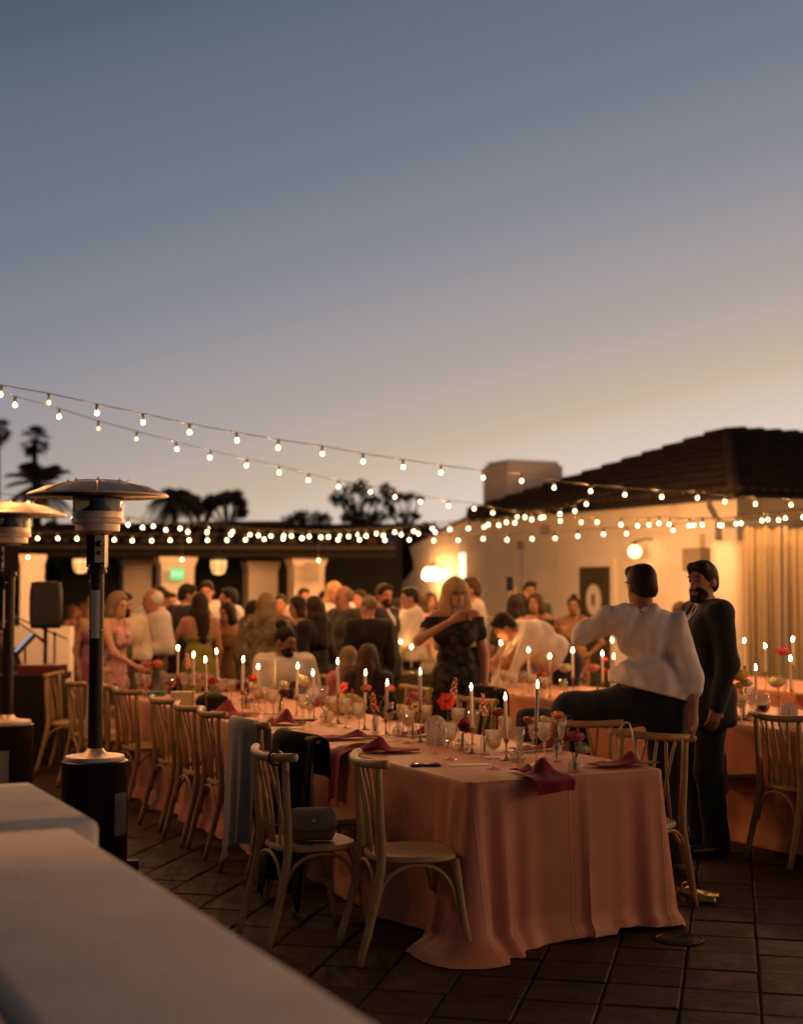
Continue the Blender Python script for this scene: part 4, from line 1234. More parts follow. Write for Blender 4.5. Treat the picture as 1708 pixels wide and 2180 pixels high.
# seated at the near table
person('bearded man with hair bun in white shirt seated at the pink table', spot(610, 12.25), 20, 1.74, 'm', skinc='brown', hair=('bun', 'black'), beard='black', res=.016, fine=True, head=(32, 14), sit=.46, wear=dict(shirt=WHITE, fit=.03, tie=(.05, .05, .035), trousers=CHAR))
person('girl with long brown hair and dark top seated with her back turned, right of two', spot(786, 12.1), 165, 1.55, 'f', skinc='light', hair=('verylong', 'brown'), sit=.46, head=(0, 8), wear=dict(shirt=(.03, .022, .014), collar=0, trousers=BLACK), res=.02)
person('girl with light brown hair and pink top seated leaning left, left of two', spot(748, 12.3), 200, 1.52, 'f', skinc='light', hair=('long', 'ash'), sit=.46, head=(-30, 16), lean=(10, 0), wear=dict(shirt=(.50, .16, .17), collar=0, trousers=BLACK), res=.02)
# crowd, left to right
guest('seated musician in black at the far left edge', 4, 1300, 14.2, 60, H=1.72, skinc='brown', hair=('short', 'black'), sit=.46, group=None, wear=dict(shirt=BLACK, collar=0, trousers=BLACK))
guest('fair haired dancer hugging a partner, behind the loudspeaker stand', 155, 1288, 20, 70, sex='f', skinc='red', hair=('bob', 'auburn'), wear=dict(dress=(.16, .10, .06), hem=.3))
guest('auburn haired woman in long black dress hugging a partner by the loudspeaker', 179, 1284, 19.6, -60, sex='f', skinc='red', hair=('bob', 'auburn'), pose=dict(elL=(.12, -.25, 1.2), wrL=(.0, -.4, 1.3), elR=(-.25, -.2, 1.2), wrR=(-.1, -.42, 1.25)), wear=dict(dress=(.012, .008, .010), hem=.06, flare=.3, neck=.12))
guest('woman in mauve gown almost hidden behind the near heater pole', 204, 1268, 14.6, 40, sex='f', skinc='light', hair=('long', 'blond'), wear=dict(dress=(.34, .13, .24), hem=.05, flare=.30, neck=.13))
pinkfl = floral('pink_floral_dress', (.42, .20, .19), [(.12, .10, .07), (.5, .3, .3)], 10)
guest('grey-blonde woman in pink floral dress reaching out a hand', 234, 1260, 13.0, 62, sex='f', skinc='light', hair=('bob', 'ash'), head=(0, 10), lean=(8, 0), pose=dict(elR=(-.20, -.22, 1.16), wrR=(-.12, -.46, 1.02), hdR=(0, -1, -.15)), wear=dict(dress=pinkfl, hem=.3, flare=.25, neck=.07))
guest('dark haired bearded man in white shirt with green tie', 262, 1262, 13.8, 40, skinc='tan', hair=('short', 'black'), beard='black', head=(15, 10), wear=dict(shirt=CREAM, fit=.035, tie=(.06, .10, .03), trousers=(.09, .075, .05)), pose=dict(wrL=(.12, -.25, 1.05), elL=(.25, -.03, 1.15)))
guest('stooping man in cream shirt behind the white-haired man', 293, 1276, 15.2, 120, skinc='tan', hair=('short', 'dark'), lean=(20, 0), H=1.72, head=(0, 35), wear=dict(shirt=CREAM, fit=.035, trousers=CHAR))
guest('white-haired man in white shirt and yellow tie dancing', 326, 1253, 14.2, -58, skinc='red', hair=('receding', 'white'), lean=(0, 0), head=(-20, 8), pose=dict(elL=(.27, .05, 1.13), wrL=(.10, -.22, 1.08), elR=(-.25, -.08, 1.15), wrR=(-.12, -.30, 1.12)), wear=dict(shirt=WHITE, fit=.035, tie=(.55, .36, .06), trousers=(.16, .125, .075), belt=(.02, .014, .008), waist=.11))
guest('dark suited man with white collar bending towards his partner', 388, 1243, 15.0, 140, skinc='tan', hair=('short', 'dark'), lean=(6, 0), head=(-35, 10), wear=dict(shirt=WHITE, jacket=CHAR, trousers=CHAR))
guest('dark haired man standing behind the dark suited dancer', 362, 1262, 17.2, 30, skinc='tan', hair=('short', 'black'), wear=dict(shirt=BLACK, collar=0, trousers=BLACK))
guest('long-haired woman in low-backed olive green gown dancing', 425, 1263, 14.2, 205, sex='f', skinc='tan', hair=('long', 'dark'), head=(10, 0), pose=dict(elL=(.30, -.10, 1.16), wrL=(.34, -.30, 1.30), hdL=(.2, -.5, .8)), wear=dict(dress=(.20, .19, .05), hem=.04, flare=.30, neck=.20))
guest('dark haired man in white shirt facing the camera behind the olive gown', 440, 1238, 16.6, 5, skinc='red', hair=('short', 'black'), head=(-8, 6), wear=dict(shirt=WHITE, fit=.03, trousers=BLACK))
guest('man in white shirt seen in profile, leaning in to talk', 507, 1250, 16.2, -75, skinc='red', hair=('short', 'black'), beard='dark', lean=(9, 0), pose=dict(elR=(-.2, -.2, 1.2), wrR=(-.08, -.36, 1.50)), wear=dict(shirt=WHITE, fit=.035, trousers=BLACK))
guest('dark long-haired woman in brown dress turned to the left', 484, 1284, 14.6, -28, sex='f', skinc='tan', hair=('long', 'black'), head=(-10, 6), wear=dict(dress=(.15, .085, .035), hem=.3, neck=.09, sleeve=.6, straps=0))
shawl = floral('grey_pattern_shawl', (.115, .09, .06), [(.06, .045, .03), (.19, .15, .11)], 12)
guest('woman with short ash hair in patterned grey shawl, back turned', 567, 1263, 13.3, 172, sex='f', skinc='light', hair=('bob', 'ash'), wear=dict(dress=shawl, hem=.2, flare=.26, cape=shawl, straps=0))
guest('dark long-haired woman half hidden behind the patterned shawl', 541, 1280, 15.4, 120, sex='f', skinc='tan', hair=('long', 'black'), wear=dict(dress=BLACK, hem=.4))
guest('flushed man facing the camera between pillar and crowd', 597, 1266, 17.0, -5, skinc='red', hair=('crop', 'dark'), wear=dict(shirt=(.30, .21, .15), fit=.03, trousers=BLACK))
guest('woman in black top in profile holding a bright drink', 634, 1270, 14.9, -70, sex='f', skinc='tan', hair=('bob', 'dark'), head=(0, 8), pose=dict(elR=(-.2, -.15, 1.15), wrR=(-.05, -.32, 1.20), elL=(.2, -.15, 1.12), wrL=(.05, -.34, 1.15)), wear=dict(dress=BLACK, sleeve=.5, hem=.4, neck=.05, straps=0))
guest('dark haired man at the back in front of the box pillar', 646, 1252, 18.4, 20, skinc='red', hair=('short', 'dark'), wear=dict(shirt=(.5, .4, .32), trousers=BLACK))
guest('brown-haired woman in black jacket turned away to the left', 668, 1271, 13.4, -130, sex='f', skinc='light', hair=('long', 'dark'), head=(10, 6), wear=dict(dress=BLACK, jacket=BLACK, hem=.3, straps=0))
guest('blond man behind the bald man', 711, 1240, 17.2, 10, skinc='red', hair=('bob', 'blond'), wear=dict(shirt=WHITE, trousers=BLACK))
guest('dark haired guest at the back left of the blond man', 690, 1258, 18.6, 30, skinc='tan', hair=('short', 'black'), wear=dict(shirt=(.3, .22, .16), trousers=BLACK))
guest('bald man in charcoal shirt looking left', 731, 1248, 14.6, -50, skinc='red', hair=('receding', 'ash'), head=(-10, 12), wear=dict(shirt=(.045, .043, .032), fit=.03, jacket=(.045, .043, .032), trousers=BLACK))
guest('short-haired ash blonde woman in black with back turned', 784, 1268, 13.0, 195, sex='f', skinc='light', hair=('crop', 'ash'), head=(30, 5), wear=dict(dress=BLACK, jacket=BLACK, hem=.3, straps=0), pose=dict(elL=(.26, 0, 1.1), wrL=(.2, -.1, .95)))
guest('capped man at the back right of the bald man', 766, 1256, 18.0, -40, skinc='red', hair=('short', 'dark'), wear=dict(shirt=(.35, .25, .2), trousers=BLACK))
guest('dark-haired man in navy suit with flushed face', 816, 1243, 14.7, 60, skinc='red', hair=('short', 'dark'), beard='dark', head=(-25, 4), wear=dict(shirt=WHITE, jacket=NAVY, trousers=NAVY))
guest('long dark-haired woman facing the white shirted man by the curved wall', 843, 1276, 17.2, 75, sex='f', skinc='red', hair=('long', 'black'), pose=dict(elL=(.12, -.24, 1.2), wrL=(.0, -.42, 1.15)), wear=dict(dress=(.10, .03, .02), hem=.4))
guest('man in untucked white shirt with dark cropped hair facing left', 873, 1251, 15.8, -80, skinc='tan', hair=('short', 'black'), head=(0, 6), wear=dict(shirt=WHITE, fit=.035, hem=-.06, trousers=BLACK), pose=dict(elL=(.22, -.05, 1.13), wrL=(.12, -.24, 1.0)))
guest('brown-haired woman standing behind the untucked white shirt', 892, 1266, 17.4, -60, sex='f', skinc='light', hair=('long', 'brown'), wear=dict(dress=(.30, .20, .13), hem=.4))
guest('brown-haired guest under the wall sconce', 916, 1262, 18.6, 20, sex='f', skinc='tan', hair=('bob', 'brown'), wear=dict(dress=(.40, .28, .18), hem=.4))
guest('man in white shirt and black vest behind the blonde woman', 1002, 1230, 14.8, -85, skinc='red', hair=('short', 'brown'), wear=dict(shirt=WHITE, fit=.035, vest=BLACK, trousers=BLACK), pose=dict(elL=(.24, .02, 1.14), wrL=(.18, -.15, 1.0)))
# the selfie group at the right
sel = 'guests posing by the lit wall'
ph = guest('woman in blue dress holding a phone high over her head', 1104, 1264, 15.2, 165, sex='f', skinc='tan', hair=('bob', 'black'), group=sel, pose=dict(elL=(.22, -.12, 1.43), wrL=(.10, -.16, 1.70), hdL=(0, -.1, 1), pnL=(-.3, -1, 0), curlL=.8), wear=dict(dress=(.03, .045, .22), hem=.3, neck=.10))
guest('black-haired man posing behind the selfie group', 1126, 1237, 16.2, 10, skinc='tan', hair=('quiff', 'black'), group=sel, wear=dict(shirt=(.06, .055, .035), trousers=BLACK))
guest('brown-haired woman with arm round the phone holder', 1138, 1262, 15.6, -25, sex='f', skinc='tan', hair=('long', 'brown'), group=sel, pose=dict(elR=(-.22, -.14, 1.33), wrR=(-.42, -.20, 1.40)), wear=dict(dress=(.05, .045, .03), hem=.3, neck=.05, sleeve=.4))
guest('man in white shirt bending low over the second table', 1204, 1300, 13.2, -80, H=1.78, skinc='tan', hair=('short', 'black'), group=sel, lean=(60, 0), head=(0, 45), pose=dict(elL=(.2, -.62, .95), wrL=(.15, -.60, .80), elR=(-.2, -.62, .95), wrR=(-.15, -.60, .80)), wear=dict(shirt=WHITE, fit=.065, trousers=(.015, .02, .05)))
guest('grey-haired guest in charcoal top behind the bending man', 1086, 1296, 14.4, 150, H=1.6, sex='f', skinc='tan', hair=('bob', 'dark'), group=sel, lean=(10, 0), wear=dict(dress=(.05, .045, .035), hem=.3, sleeve=.7, straps=0))
tanfl = floral('tan_pattern_dress', (.22, .12, .06), [(.05, .03, .02), (.34, .22, .13)], 11)
guest('woman with updo in tan patterned dress standing hands on hips by the door', 1219, 1268, 15.4, -12, sex='f', skinc='brown', hair=('updo', 'black'), group=sel, pose=dict(elL=(.34, .06, 1.18), wrL=(.17, -.06, 1.03), elR=(-.34, .06, 1.18), wrR=(-.17, -.06, 1.03), hdL=(-1, -.3, -.2), hdR=(1, -.3, -.2)), wear=dict(dress=tanfl, hem=.1, flare=.26, neck=.10, sleeve=.5))
guest('long-haired woman hidden behind the suited man by the lit wall', 1446, 1283, 15.0, 20, sex='f', skinc='tan', hair=('long', 'brown'), group=sel, wear=dict(dress=(.2, .12, .07), hem=.3))
# ------------------------------------------------------------------ tables and cloths
rose = fabric((.52, .195, .10), 'dusty_rose_linen', bump=.10, bscale=260, var=.10, nscale=5, sheen=.3, rough=.55, spec=.5)
rose.node_tree.nodes['Principled BSDF'].inputs['Sheen Tint'].default_value = (1, .72, .55, 1)
def iron_creases(m):
    n, l = m.node_tree.nodes, m.node_tree.links
    co = n.new('ShaderNodeTexCoord'); mp = n.new('ShaderNodeMapping'); mp.inputs['Rotation'].default_value = (0, 0, -TANG)
    br = n.new('ShaderNodeTexBrick'); br.offset = 0; br.inputs['Scale'].default_value = 1; br.inputs['Mortar Size'].default_value = .007; br.inputs['Mortar Smooth'].default_value = 1
    br.inputs['Brick Width'].default_value = .62; br.inputs['Row Height'].default_value = .53
    l.new(co.outputs['Object'], mp.inputs[0]); l.new(mp.outputs[0], br.inputs['Vector'])
    b2 = n.new('ShaderNodeBump'); b2.inputs['Strength'].default_value = .35; b2.inputs['Distance'].default_value = .006
    old = [q for q in n if q.type == 'BUMP' and q != b2][0]
    l.new(br.outputs['Fac'], b2.inputs['Height']); l.new(old.outputs[0], b2.inputs['Normal']); l.new(b2.outputs[0], n['Principled BSDF'].inputs['Normal'])
iron_creases(rose)
crumple(rose, (2.6, 2.6, 1.6), .22, .012)
olive_c = fabric((.085, .075, .04), 'olive_linen')
blackcloth = fabric((.010, .009, .008), 'black_cloth')
woodm = mat('table_wood', (.20, .12, .06), rough=.6)
TZ = .765
def table(corner, width, length, cloth, tl, cl, seed=1, near_fold=True, drop=1.0, group=None):
    """corner: near-left corner of the top; extends along N by width and T by length"""
    c0 = Vector((corner.x, corner.y, 0))
    t = thing('dining_table', tl, 'table', c0, 0, 'long dining tables')
    def L(a, b, z): p = N * a + T * b; return (p.x, p.y, z)
    mb = MB(); c = L(width / 2, length / 2, TZ - .026); mb.box(c, (length / 2 - .02, width / 2 - .02, .014), TANG); mb.build('table_top', woodm, t, smooth=False)
    for a in (.12, width - .12):
        for b in (.25, length - .25):
            MB().tube([L(a, b, 0), L(a, b, TZ - .04)], .025, 8).build('leg', woodm, t)
    r = random.Random(seed)
    # perimeter, starting at the near left corner, counter-clockwise seen from above
    per = []
    cr_ = .045
    def edge(a0, b0, a1, b1, n):
        for i in range(n): per.append(((a0 + (a1 - a0) * i / n, b0 + (b1 - b0) * i / n)))
    def arc(ca, cb, s0):
        for i in range(9):
            a_ = s0 + math.pi / 2 * i / 8
            per.append((ca + cr_ * math.cos(a_), cb + cr_ * math.sin(a_)))
    arc(cr_, cr_, math.pi)
    edge(cr_, 0, width - cr_, 0, int(width / .022))
    arc(width - cr_, cr_, -math.pi / 2)
    edge(width, cr_, width, length - cr_, int(length / .035))
    arc(width - cr_, length - cr_, 0)
    edge(width - cr_, length, cr_, length, int(width / .04))
    arc(cr_, length - cr_, math.pi / 2)
    edge(0, length - cr_, 0, cr_, int(length / .035))
    per = [p for i, p in enumerate(per) if (Vector(p) - Vector(per[i - 1])).length > 1e-4]
    n = len(per)
    cen = Vector((width / 2, length / 2))
    nor = []
    for i in range(n):
        d = (Vector(per[(i + 1) % n]) - Vector(per[i - 1])).normalized(); nor.append(Vector((d.y, -d.x)))
    s = [0]
    for i in range(n): s.append(s[-1] + (Vector(per[(i + 1) % n]) - Vector(per[i])).length)
    ph = [r.uniform(0, 6.28) for _ in range(8)]
    corners = [Vector((0, 0)), Vector((width, 0)), Vector((width, length)), Vector((0, length))]
    cw = [1.15, .55, .8, .8]
    rows = [0, .012, .03, .07, .14, .24, .36, .48, .60, .72, .82, .90, .96, 1.0]
    vs_ = []
    for v in rows:
        for i in range(n):
            p, m_ = Vector(per[i]), nor[i]; u = s[i]
            onend = abs(m_.y) > .8
            if v == 0: off = 0; z = TZ
            elif v <= .03: off = .010 * (v / .03); z = TZ - .012 * (v / .03) ** 2
            else:
                w_ = (v - .03) / .97
                off = .010 + .028 * w_
                amp = (.010 if onend else .024) * w_ ** 1.2
                off += amp * (math.sin(u * 9.5 + ph[0] + .7 * math.sin(u * 3.1 + ph[1])) + .5 * math.sin(u * 21 + ph[2]))
                if onend and p.y < 1 and near_fold:
                    x = p.x - width * .56
                    off += .034 * w_ ** .6 * (math.exp(-x / .09) if x > 0 else .10 * math.exp(x / .04))
                for q, k in zip(corners, cw):
                    dd_ = (p - q).length
                    off += k * .11 * w_ ** 1.15 * math.exp(-(dd_ / .13) ** 2)
                    sgn = (p.x - q.x) - (p.y - q.y)
                    off += k * .042 * w_ ** .7 * math.exp(-(dd_ / .24) ** 2) * (math.sin(sgn * 44 + .8) + .4 * math.sin(sgn * 23 + ph[3]))
                z = TZ - .012 - (TZ - .012 - .004) * w_ * drop
                if v > .93 and drop == 1: off += .10 * (v - .92) / .08 * math.exp(-((p - corners[0]).length / .22) ** 2)
                if v > .95 and drop == 1: off += .02 + .03 * (.5 + .5 * math.sin(u * 5 + ph[5]))
                if v > .9 and drop == 1: z = max(.004, z + .012 * math.sin(u * 6.3 + ph[4]) + (.03 if onend and p.x > width * .7 else 0))
            q = p + m_ * off
            a = N * q.x + T * q.y
            vs_.append((a.x, a.y, z))
    fs = [tuple(range(n))]
    for j in range(len(rows) - 1):
        for i in range(n):
            k = (i + 1) % n
            fs.append((j * n + i, (j + 1) * n + i, (j + 1) * n + k, j * n + k))
    o = MB().add(vs_, fs).build('tablecloth', cloth, None, fix=True)
    o.location = c0
    try: o.data.set_sharp_from_angle(angle=math.radians(55))
    except Exception: pass
    tag(o, cl, 'tablecloth', 'cloths on the long tables')
    return c0
NL = atz(1000, 1666, TZ); NR = atz(1412, 1638, TZ)
W1 = max(1.02, (NR - NL).dot(N)); L1 = 5.9
t1 = table(NL, W1, L1, rose, 'long banquet table under the pink cloth nearest the camera', 'dusty pink cloth falling to the floor over the nearest long table', 3)
e2 = atz(1700, 1558, TZ)
T2L = 5.6; T2o = e2 - T * .9
table(T2o, 1.12, T2L, rose, 'second long table under a pink cloth behind the two men', 'dusty pink cloth over the second long table at right', 5)
T4o = atz(800, 1437, TZ)
table(T4o, 1.5, 2.6, olive_c, 'far table under an olive cloth behind the seated girls', 'olive cloth over the far table behind the seated girls', 6)
T5o = atz(455, 1428, TZ)
table(T5o, 1.1, 2.4, rose, 'far table under a pink cloth at the edge of the dance floor', 'pink cloth over the far table at the edge of the dance floor', 7)
T6o = T2o + N * 2.3 + T * 1.2
table(T6o, 1.12, 4.6, rose, 'third long table in front of the cream curtains', 'pink cloth over the third long table before the curtains', 8)

# ------------------------------------------------------------------ bentwood chairs
oak = mat('limed_oak', (.34, .215, .085), rough=.5, var=.22, nscale=7, bump=.12, bscale=40, spec=.4)
def make_chair():
    t = thing('chair', 'x', 'chair')
    prof = []
    for k in range(28):
        a = 2 * math.pi * k / 28
        c, s_ = math.cos(a), math.sin(a)
        x = math.copysign(abs(c) ** .72, c) * (.205 - .02 * s_); y = math.copysign(abs(s_) ** .72, s_) * .20
        prof.append((x, y))
    vs_, fs = [], []
    for q, z in ((.93, .432), (1.0, .440), (1.0, .454), (.965, .463), (.80, .461), (.4, .452)):
        vs_ += [(x * q, y * q, z) for x, y in prof]
    n = 28
    for j in range(5): fs += [(j * n + i, j * n + (i + 1) % n, (j + 1) * n + (i + 1) % n, (j + 1) * n + i) for i in range(n)]
    fs += [tuple(range(n - 1, -1, -1)), tuple(range(5 * n, 6 * n))]
    MB().add(vs_, fs).build('seat', oak, t, sharp=50)
    MB().tube(spline([(-.255, .172, .884), (-.20, .205, .880), (-.10, .237, .873), (0, .245, .870), (.10, .237, .873), (.20, .205, .880), (.255, .172, .884)], 19), [.018] + [.0205] * 17 + [.018], 12).build('top_rail', oak, t)
    for s_ in (-1, 1):
        MB().tube(spline([(s_ * .195, .285, 0), (s_ * .192, .225, .22), (s_ * .180, .180, .44), (s_ * .186, .190, .66), (s_ * .190, .200, .875)], 14), [.016, .0175, .019, .020, .0205, .021, .021, .021, .0205, .020, .0195, .019, .018, .017], 8).build('rear_post', oak, t)
        MB().tube(spline([(s_ * .215, -.235, 0), (s_ * .195, -.195, .20), (s_ * .172, -.165, .44)], 9), [.013, .0145, .016, .017, .018, .0185, .019, .019, .019], 8).build('front_leg', oak, t)
    for a, b in ((-.12, -.055), (-.055, -.12), (0, 0), (.055, .12), (.12, .055)):
        yb = .175 - abs(a) * .10; yt = .243 - (b / .2) ** 2 * .045
        MB().tube(spline([(a, yb, .455), ((a + b) / 2, (yb + yt) / 2 - .012, .66), (b, yt, .870)], 7), .0085, 6).build('spindle', oak, t)
    def arch(p, q): 
        p, q = Vector(p), Vector(q); m = (p + q) / 2
        pts = [p, p.lerp(m, .12) + Vector((0, 0, .09)), p.lerp(m, .45) + Vector((0, 0, .165)), m + Vector((0, 0, .19)), q.lerp(m, .45) + Vector((0, 0, .165)), q.lerp(m, .12) + Vector((0, 0, .09)), q]
        MB().tube(spline(pts, 15), .0095, 6).build('brace', oak, t)
    arch((-.180, -.168, .235), (.180, -.168, .235)); arch((-.172, .205, .235), (.172, .205, .235))
    for s_ in (-1, 1): arch((s_ * .19, -.165, .235), (s_ * .186, .205, .235))
    return t
proto = make_chair(); used = [0]
def chair(x, y, heading, label, group):
    o = proto if not used[0] else copy_tree(proto)
    used[0] = 1
    o.location = (x, y, .001); o.rotation_euler = (0, 0, math.radians(heading))
    return tag(o, label, 'chair', group)
HN = math.degrees(math.atan2(N.x, -N.y)); HR = HN - 180
lg = 'bentwood chairs along the left of the near table'
c1 = chair(.035, 6.60, 106, 'pale bentwood chair at the near left corner of the pink table, nearest the camera', lg)
c2 = chair(-.44, 6.86, HN, 'pale bentwood chair with a quilted handbag on its seat', lg)
c3 = chair(-.38, 7.62, HN, 'bentwood chair with a black jacket hung over its back', lg)
c4 = chair(-.72, 8.40, HN + 3, 'bentwood chair with a pale blue shawl over its back', lg)
chair(-1.02, 9.08, HN - 2, 'bentwood chair just beyond the blue shawl, pulled out', lg)
chair(-1.24, 9.52, HN, 'second bentwood chair beyond the blue shawl', lg)
chair(-1.50, 10.1, HN + 4, 'third bentwood chair beyond the blue shawl, pushed in', lg)
chair(-1.92, 10.95, HN + 8, 'fourth bentwood chair beyond the blue shawl, beside the heater pole', lg)
c8b = chair(-2.22, 11.5, HN, 'bentwood chair with a cream throw, behind the near heater pole', lg)
chair(-2.52, 11.9, HN, 'far end bentwood chair left of the near heater pole', lg)
chair(-2.95, 12.9, 86, 'lone bentwood chair by the black music table', 'lone chairs')
rg = 'bentwood chairs along the right of the near table'
c11 = chair(1.20, 7.42, HR + 24, 'bentwood chair at the near right corner with a white handbag strap over its rail', rg)
c12 = chair(.74, 8.72, HR, 'bentwood chair with a navy jacket behind the near candles', rg)
chair(.36, 9.85, HR + 10, 'bentwood chair in front of the blonde woman', rg)
chair(-.05, 11.0, HR, 'bentwood chair right of the seated girls', rg)
chair(-.93, 12.35, HR + 95, 'bentwood chair under the bearded seated man', rg)
chair(-.42, 12.45, 20, 'bentwood chair seen behind the bearded seated man', rg)
sg2 = 'bentwood chairs along the second table'
c17 = chair(.80, 11.15, HN, 'chair at the second table with a black jacket over its back', sg2)
chair(1.14, 8.52, 150, 'chair under the raised foot of the white shirted man', sg2)
chair(2.14, 9.42, HN, 'chair at the second table right of the suited man, left of two', sg2)
chair(2.46, 8.80, HN, 'chair at the second table by the right picture edge', sg2)

# garments on chairs
def drape(o, name, label, m, top_w, drop, out, seed, cat='garment', thick=.012, front=.18, folds=16, taper=.16):
    """cloth hung over the chair's top rail: short on the seat side, long behind"""
    r = random.Random(seed); ph = [r.uniform(0, 6) for _ in range(4)]
    def fn(u, v):
        x = (u - .5) * 2
        w = top_w * (1 + .10 * v * math.sin(ph[0])) 
        yr = .243 - (min(abs(x * top_w), .22) / .2) ** 2 * .06
        if v < .18: k = v / .18; z = .90 - front * (1 - k); y = yr - .045 - .01 * (1 - k)
        elif v < .28: k = (v - .18) / .10; a = math.pi * (1 - k); z = .885 + .032 * math.sin(a) + .0; y = yr + .042 * -math.cos(math.pi * k)
        else:
            k = (v - .28) / .72; z = .885 - drop * k * (1 - .10 * math.sin(u * 5 + ph[1]) * k); y = yr + .045 + out * k ** 1.3 + .018 * k * math.sin(u * folds + ph[2]) + .008 * math.sin(u * 31 + ph[3]) * k
        sh = -.018 * abs(x) ** 3
        return (x * w * (1 - taper * max(0, v - .5)), y, z + sh)
    ob = MB().grid(fn, 34, 26).build(name, m)
    sol = ob.modifiers.new('thick', 'SOLIDIFY'); sol.thickness = thick; sol.offset = 0
    sub = ob.modifiers.new('smooth', 'SUBSURF'); sub.levels = 1; sub.render_levels = 1
    ob.location = o.location; ob.rotation_euler = o.rotation_euler
    return tag(ob, label, cat, 'garments hung over chairs')
drape(c3, 'black_jacket', 'black jacket hung over a chair back beside the quilted handbag', fabric((.004, .004, .004), 'black_wool', sheen=0), .28, .80, .07, 2, 'jacket', .016, .20, taper=-.25)
drape(c4, 'shawl', 'pale blue shawl hanging over a chair back', fabric((.27, .265, .235), 'pale_blue_wool'), .20, .74, .02, 4, 'shawl', .008, .16, 24)
drape(c8b, 'throw', 'cream throw over a far chair back', fabric((.50, .42, .30), 'cream_wool'), .2, .45, .02, 5, 'throw', .01, .15)
drape(c12, 'navy_jacket', 'dark navy jacket over a chair back behind the near candles', fabric((.014, .020, .032), 'navy_wool'), .29, .60, .04, 6, 'jacket', .016, .2)
drape(c17, 'dark_jacket', 'black jacket over a chair back at the second table', fabric((.010, .009, .009), 'black_wool2'), .27, .5, .03, 7, 'jacket', .016, .2)

# quilted handbag and chain
hb = thing('quilted_handbag', 'small grey quilted handbag with chain strap lying on a chair seat', 'handbag', (c2.location.x + .01, c2.location.y + .0, .466), math.radians(12))
qm = mat('quilted_leather', (.17, .125, .07), rough=.75, var=.1, nscale=20)
n_, l_ = qm.node_tree.nodes, qm.node_tree.links
co_ = n_.new('ShaderNodeTexCoord'); mp_ = n_.new('ShaderNodeMapping'); mp_.inputs['Rotation'].default_value = (0, 0, .785); mp_.inputs['Scale'].default_value = (1, 1, 1)
ck = n_.new('ShaderNodeTexBrick'); ck.offset = 0; ck.inputs['Scale'].default_value = 38; ck.inputs['Mortar Size'].default_value = .06; ck.inputs['Mortar Smooth'].default_value = 1
ck.inputs['Brick Width'].default_value = 1; ck.inputs['Row Height'].default_value = 1
l_.new(co_.outputs['Object'], mp_.inputs[0]); l_.new(mp_.outputs[0], ck.inputs['Vector'])
bp_ = n_.new('ShaderNodeBump'); bp_.inputs['Strength'].default_value = .8; bp_.inputs['Distance'].default_value = .006; bp_.invert = True
l_.new(ck.outputs['Fac'], bp_.inputs['Height']); l_.new(bp_.outputs[0], n_['Principled BSDF'].inputs['Normal'])
def softbox(mb, hx, hy, z0, z1, bul=.012, tilt=0, n=10):
    def f(u, v, ax):
        return 0
    bm = bmesh.new(); bmesh.ops.create_cube(bm, size=1)
    bmesh.ops.subdivide_edges(bm, edges=bm.edges, cuts=5, use_grid_fill=True)
    vs_ = []
    for v in bm.verts:
        x, y, z = v.co
        e = lambda q: 1 - (2 * abs(q)) ** 4
        bx_ = x * 2 * hx * (1 - .06 * (2 * abs(z)) ** 3) + math.copysign(bul * e(y) * e(z), x) * (abs(x) > .49)
        by_ = y * 2 * hy * (1 - .06 * (2 * abs(z)) ** 3) + math.copysign(bul * e(x) * e(z), y) * (abs(y) > .49)
        bz_ = z0 + (z + .5) * (z1 - z0) + (bul * e(x) * e(y) if z > .49 else 0) + tilt * x
        vs_.append((bx_, by_, bz_))
    bm.verts.index_update()
    mb.add(vs_, [tuple(v.index for v in f.verts) for f in bm.faces]); bm.free(); return mb
softbox(MB(), .100, .055, 0, .10).build('bag_body', qm, hb)
fp_ = softbox(MB(), .104, .066, -.012, .012, .010).build('flap', qm, hb); fp_.location = (0, -.035, .098); fp_.rotation_euler = (.62, 0, 0)
MB().lathe([(.010, .012), (.012, .018), (.006, .024), (.0001, .025)], 12, (.0, -.03, 0)).build('clasp', brass, fp_)
cm = Matrix.Rotation(math.radians(HN), 3, 'Z')
def onchair(ch, p): 
    q = Matrix.Rotation(ch.rotation_euler.z, 3, 'Z') @ Vector(p) + ch.location; return q
chain = MB(); pts = spline([onchair(c2, (-.13, .262, .888)), onchair(c2, (-.13, .285, .80)), onchair(c2, (-.125, .285, .66)), onchair(c2, (-.10, .24, .57)), onchair(c2, (-.02, .05, .545))], 70)
inv = Matrix.Rotation(-hb.rotation_euler.z, 3, 'Z')
for i in range(0, 69):
    p, q = inv @ (pts[i] - hb.location), inv @ (pts[i + 1] - hb.location); d = (q - p) * .75
    s1 = d.cross(Vector((0, 0, 1)) if i % 2 else Vector((1, .3, 0))).normalized() * .0045
    chain.tube([p - d * .2, p + d * .5 + s1, q + d * .1, p + d * .5 - s1, p - d * .2], .0016, 4, cap=False)
chain.build('chain_strap', brass, hb)
MB().tube(spline([onchair(c2, (-.13, .225 + .034 * math.cos(a), .874 + .034 * math.sin(a))) - hb.location for a in [i * .65 for i in range(11)]], 24), .006, 6).build('strap_loop', mat('strap_leather', (.02, .016, .013), rough=.4), hb).rotation_euler = (0, 0, -hb.rotation_euler.z)
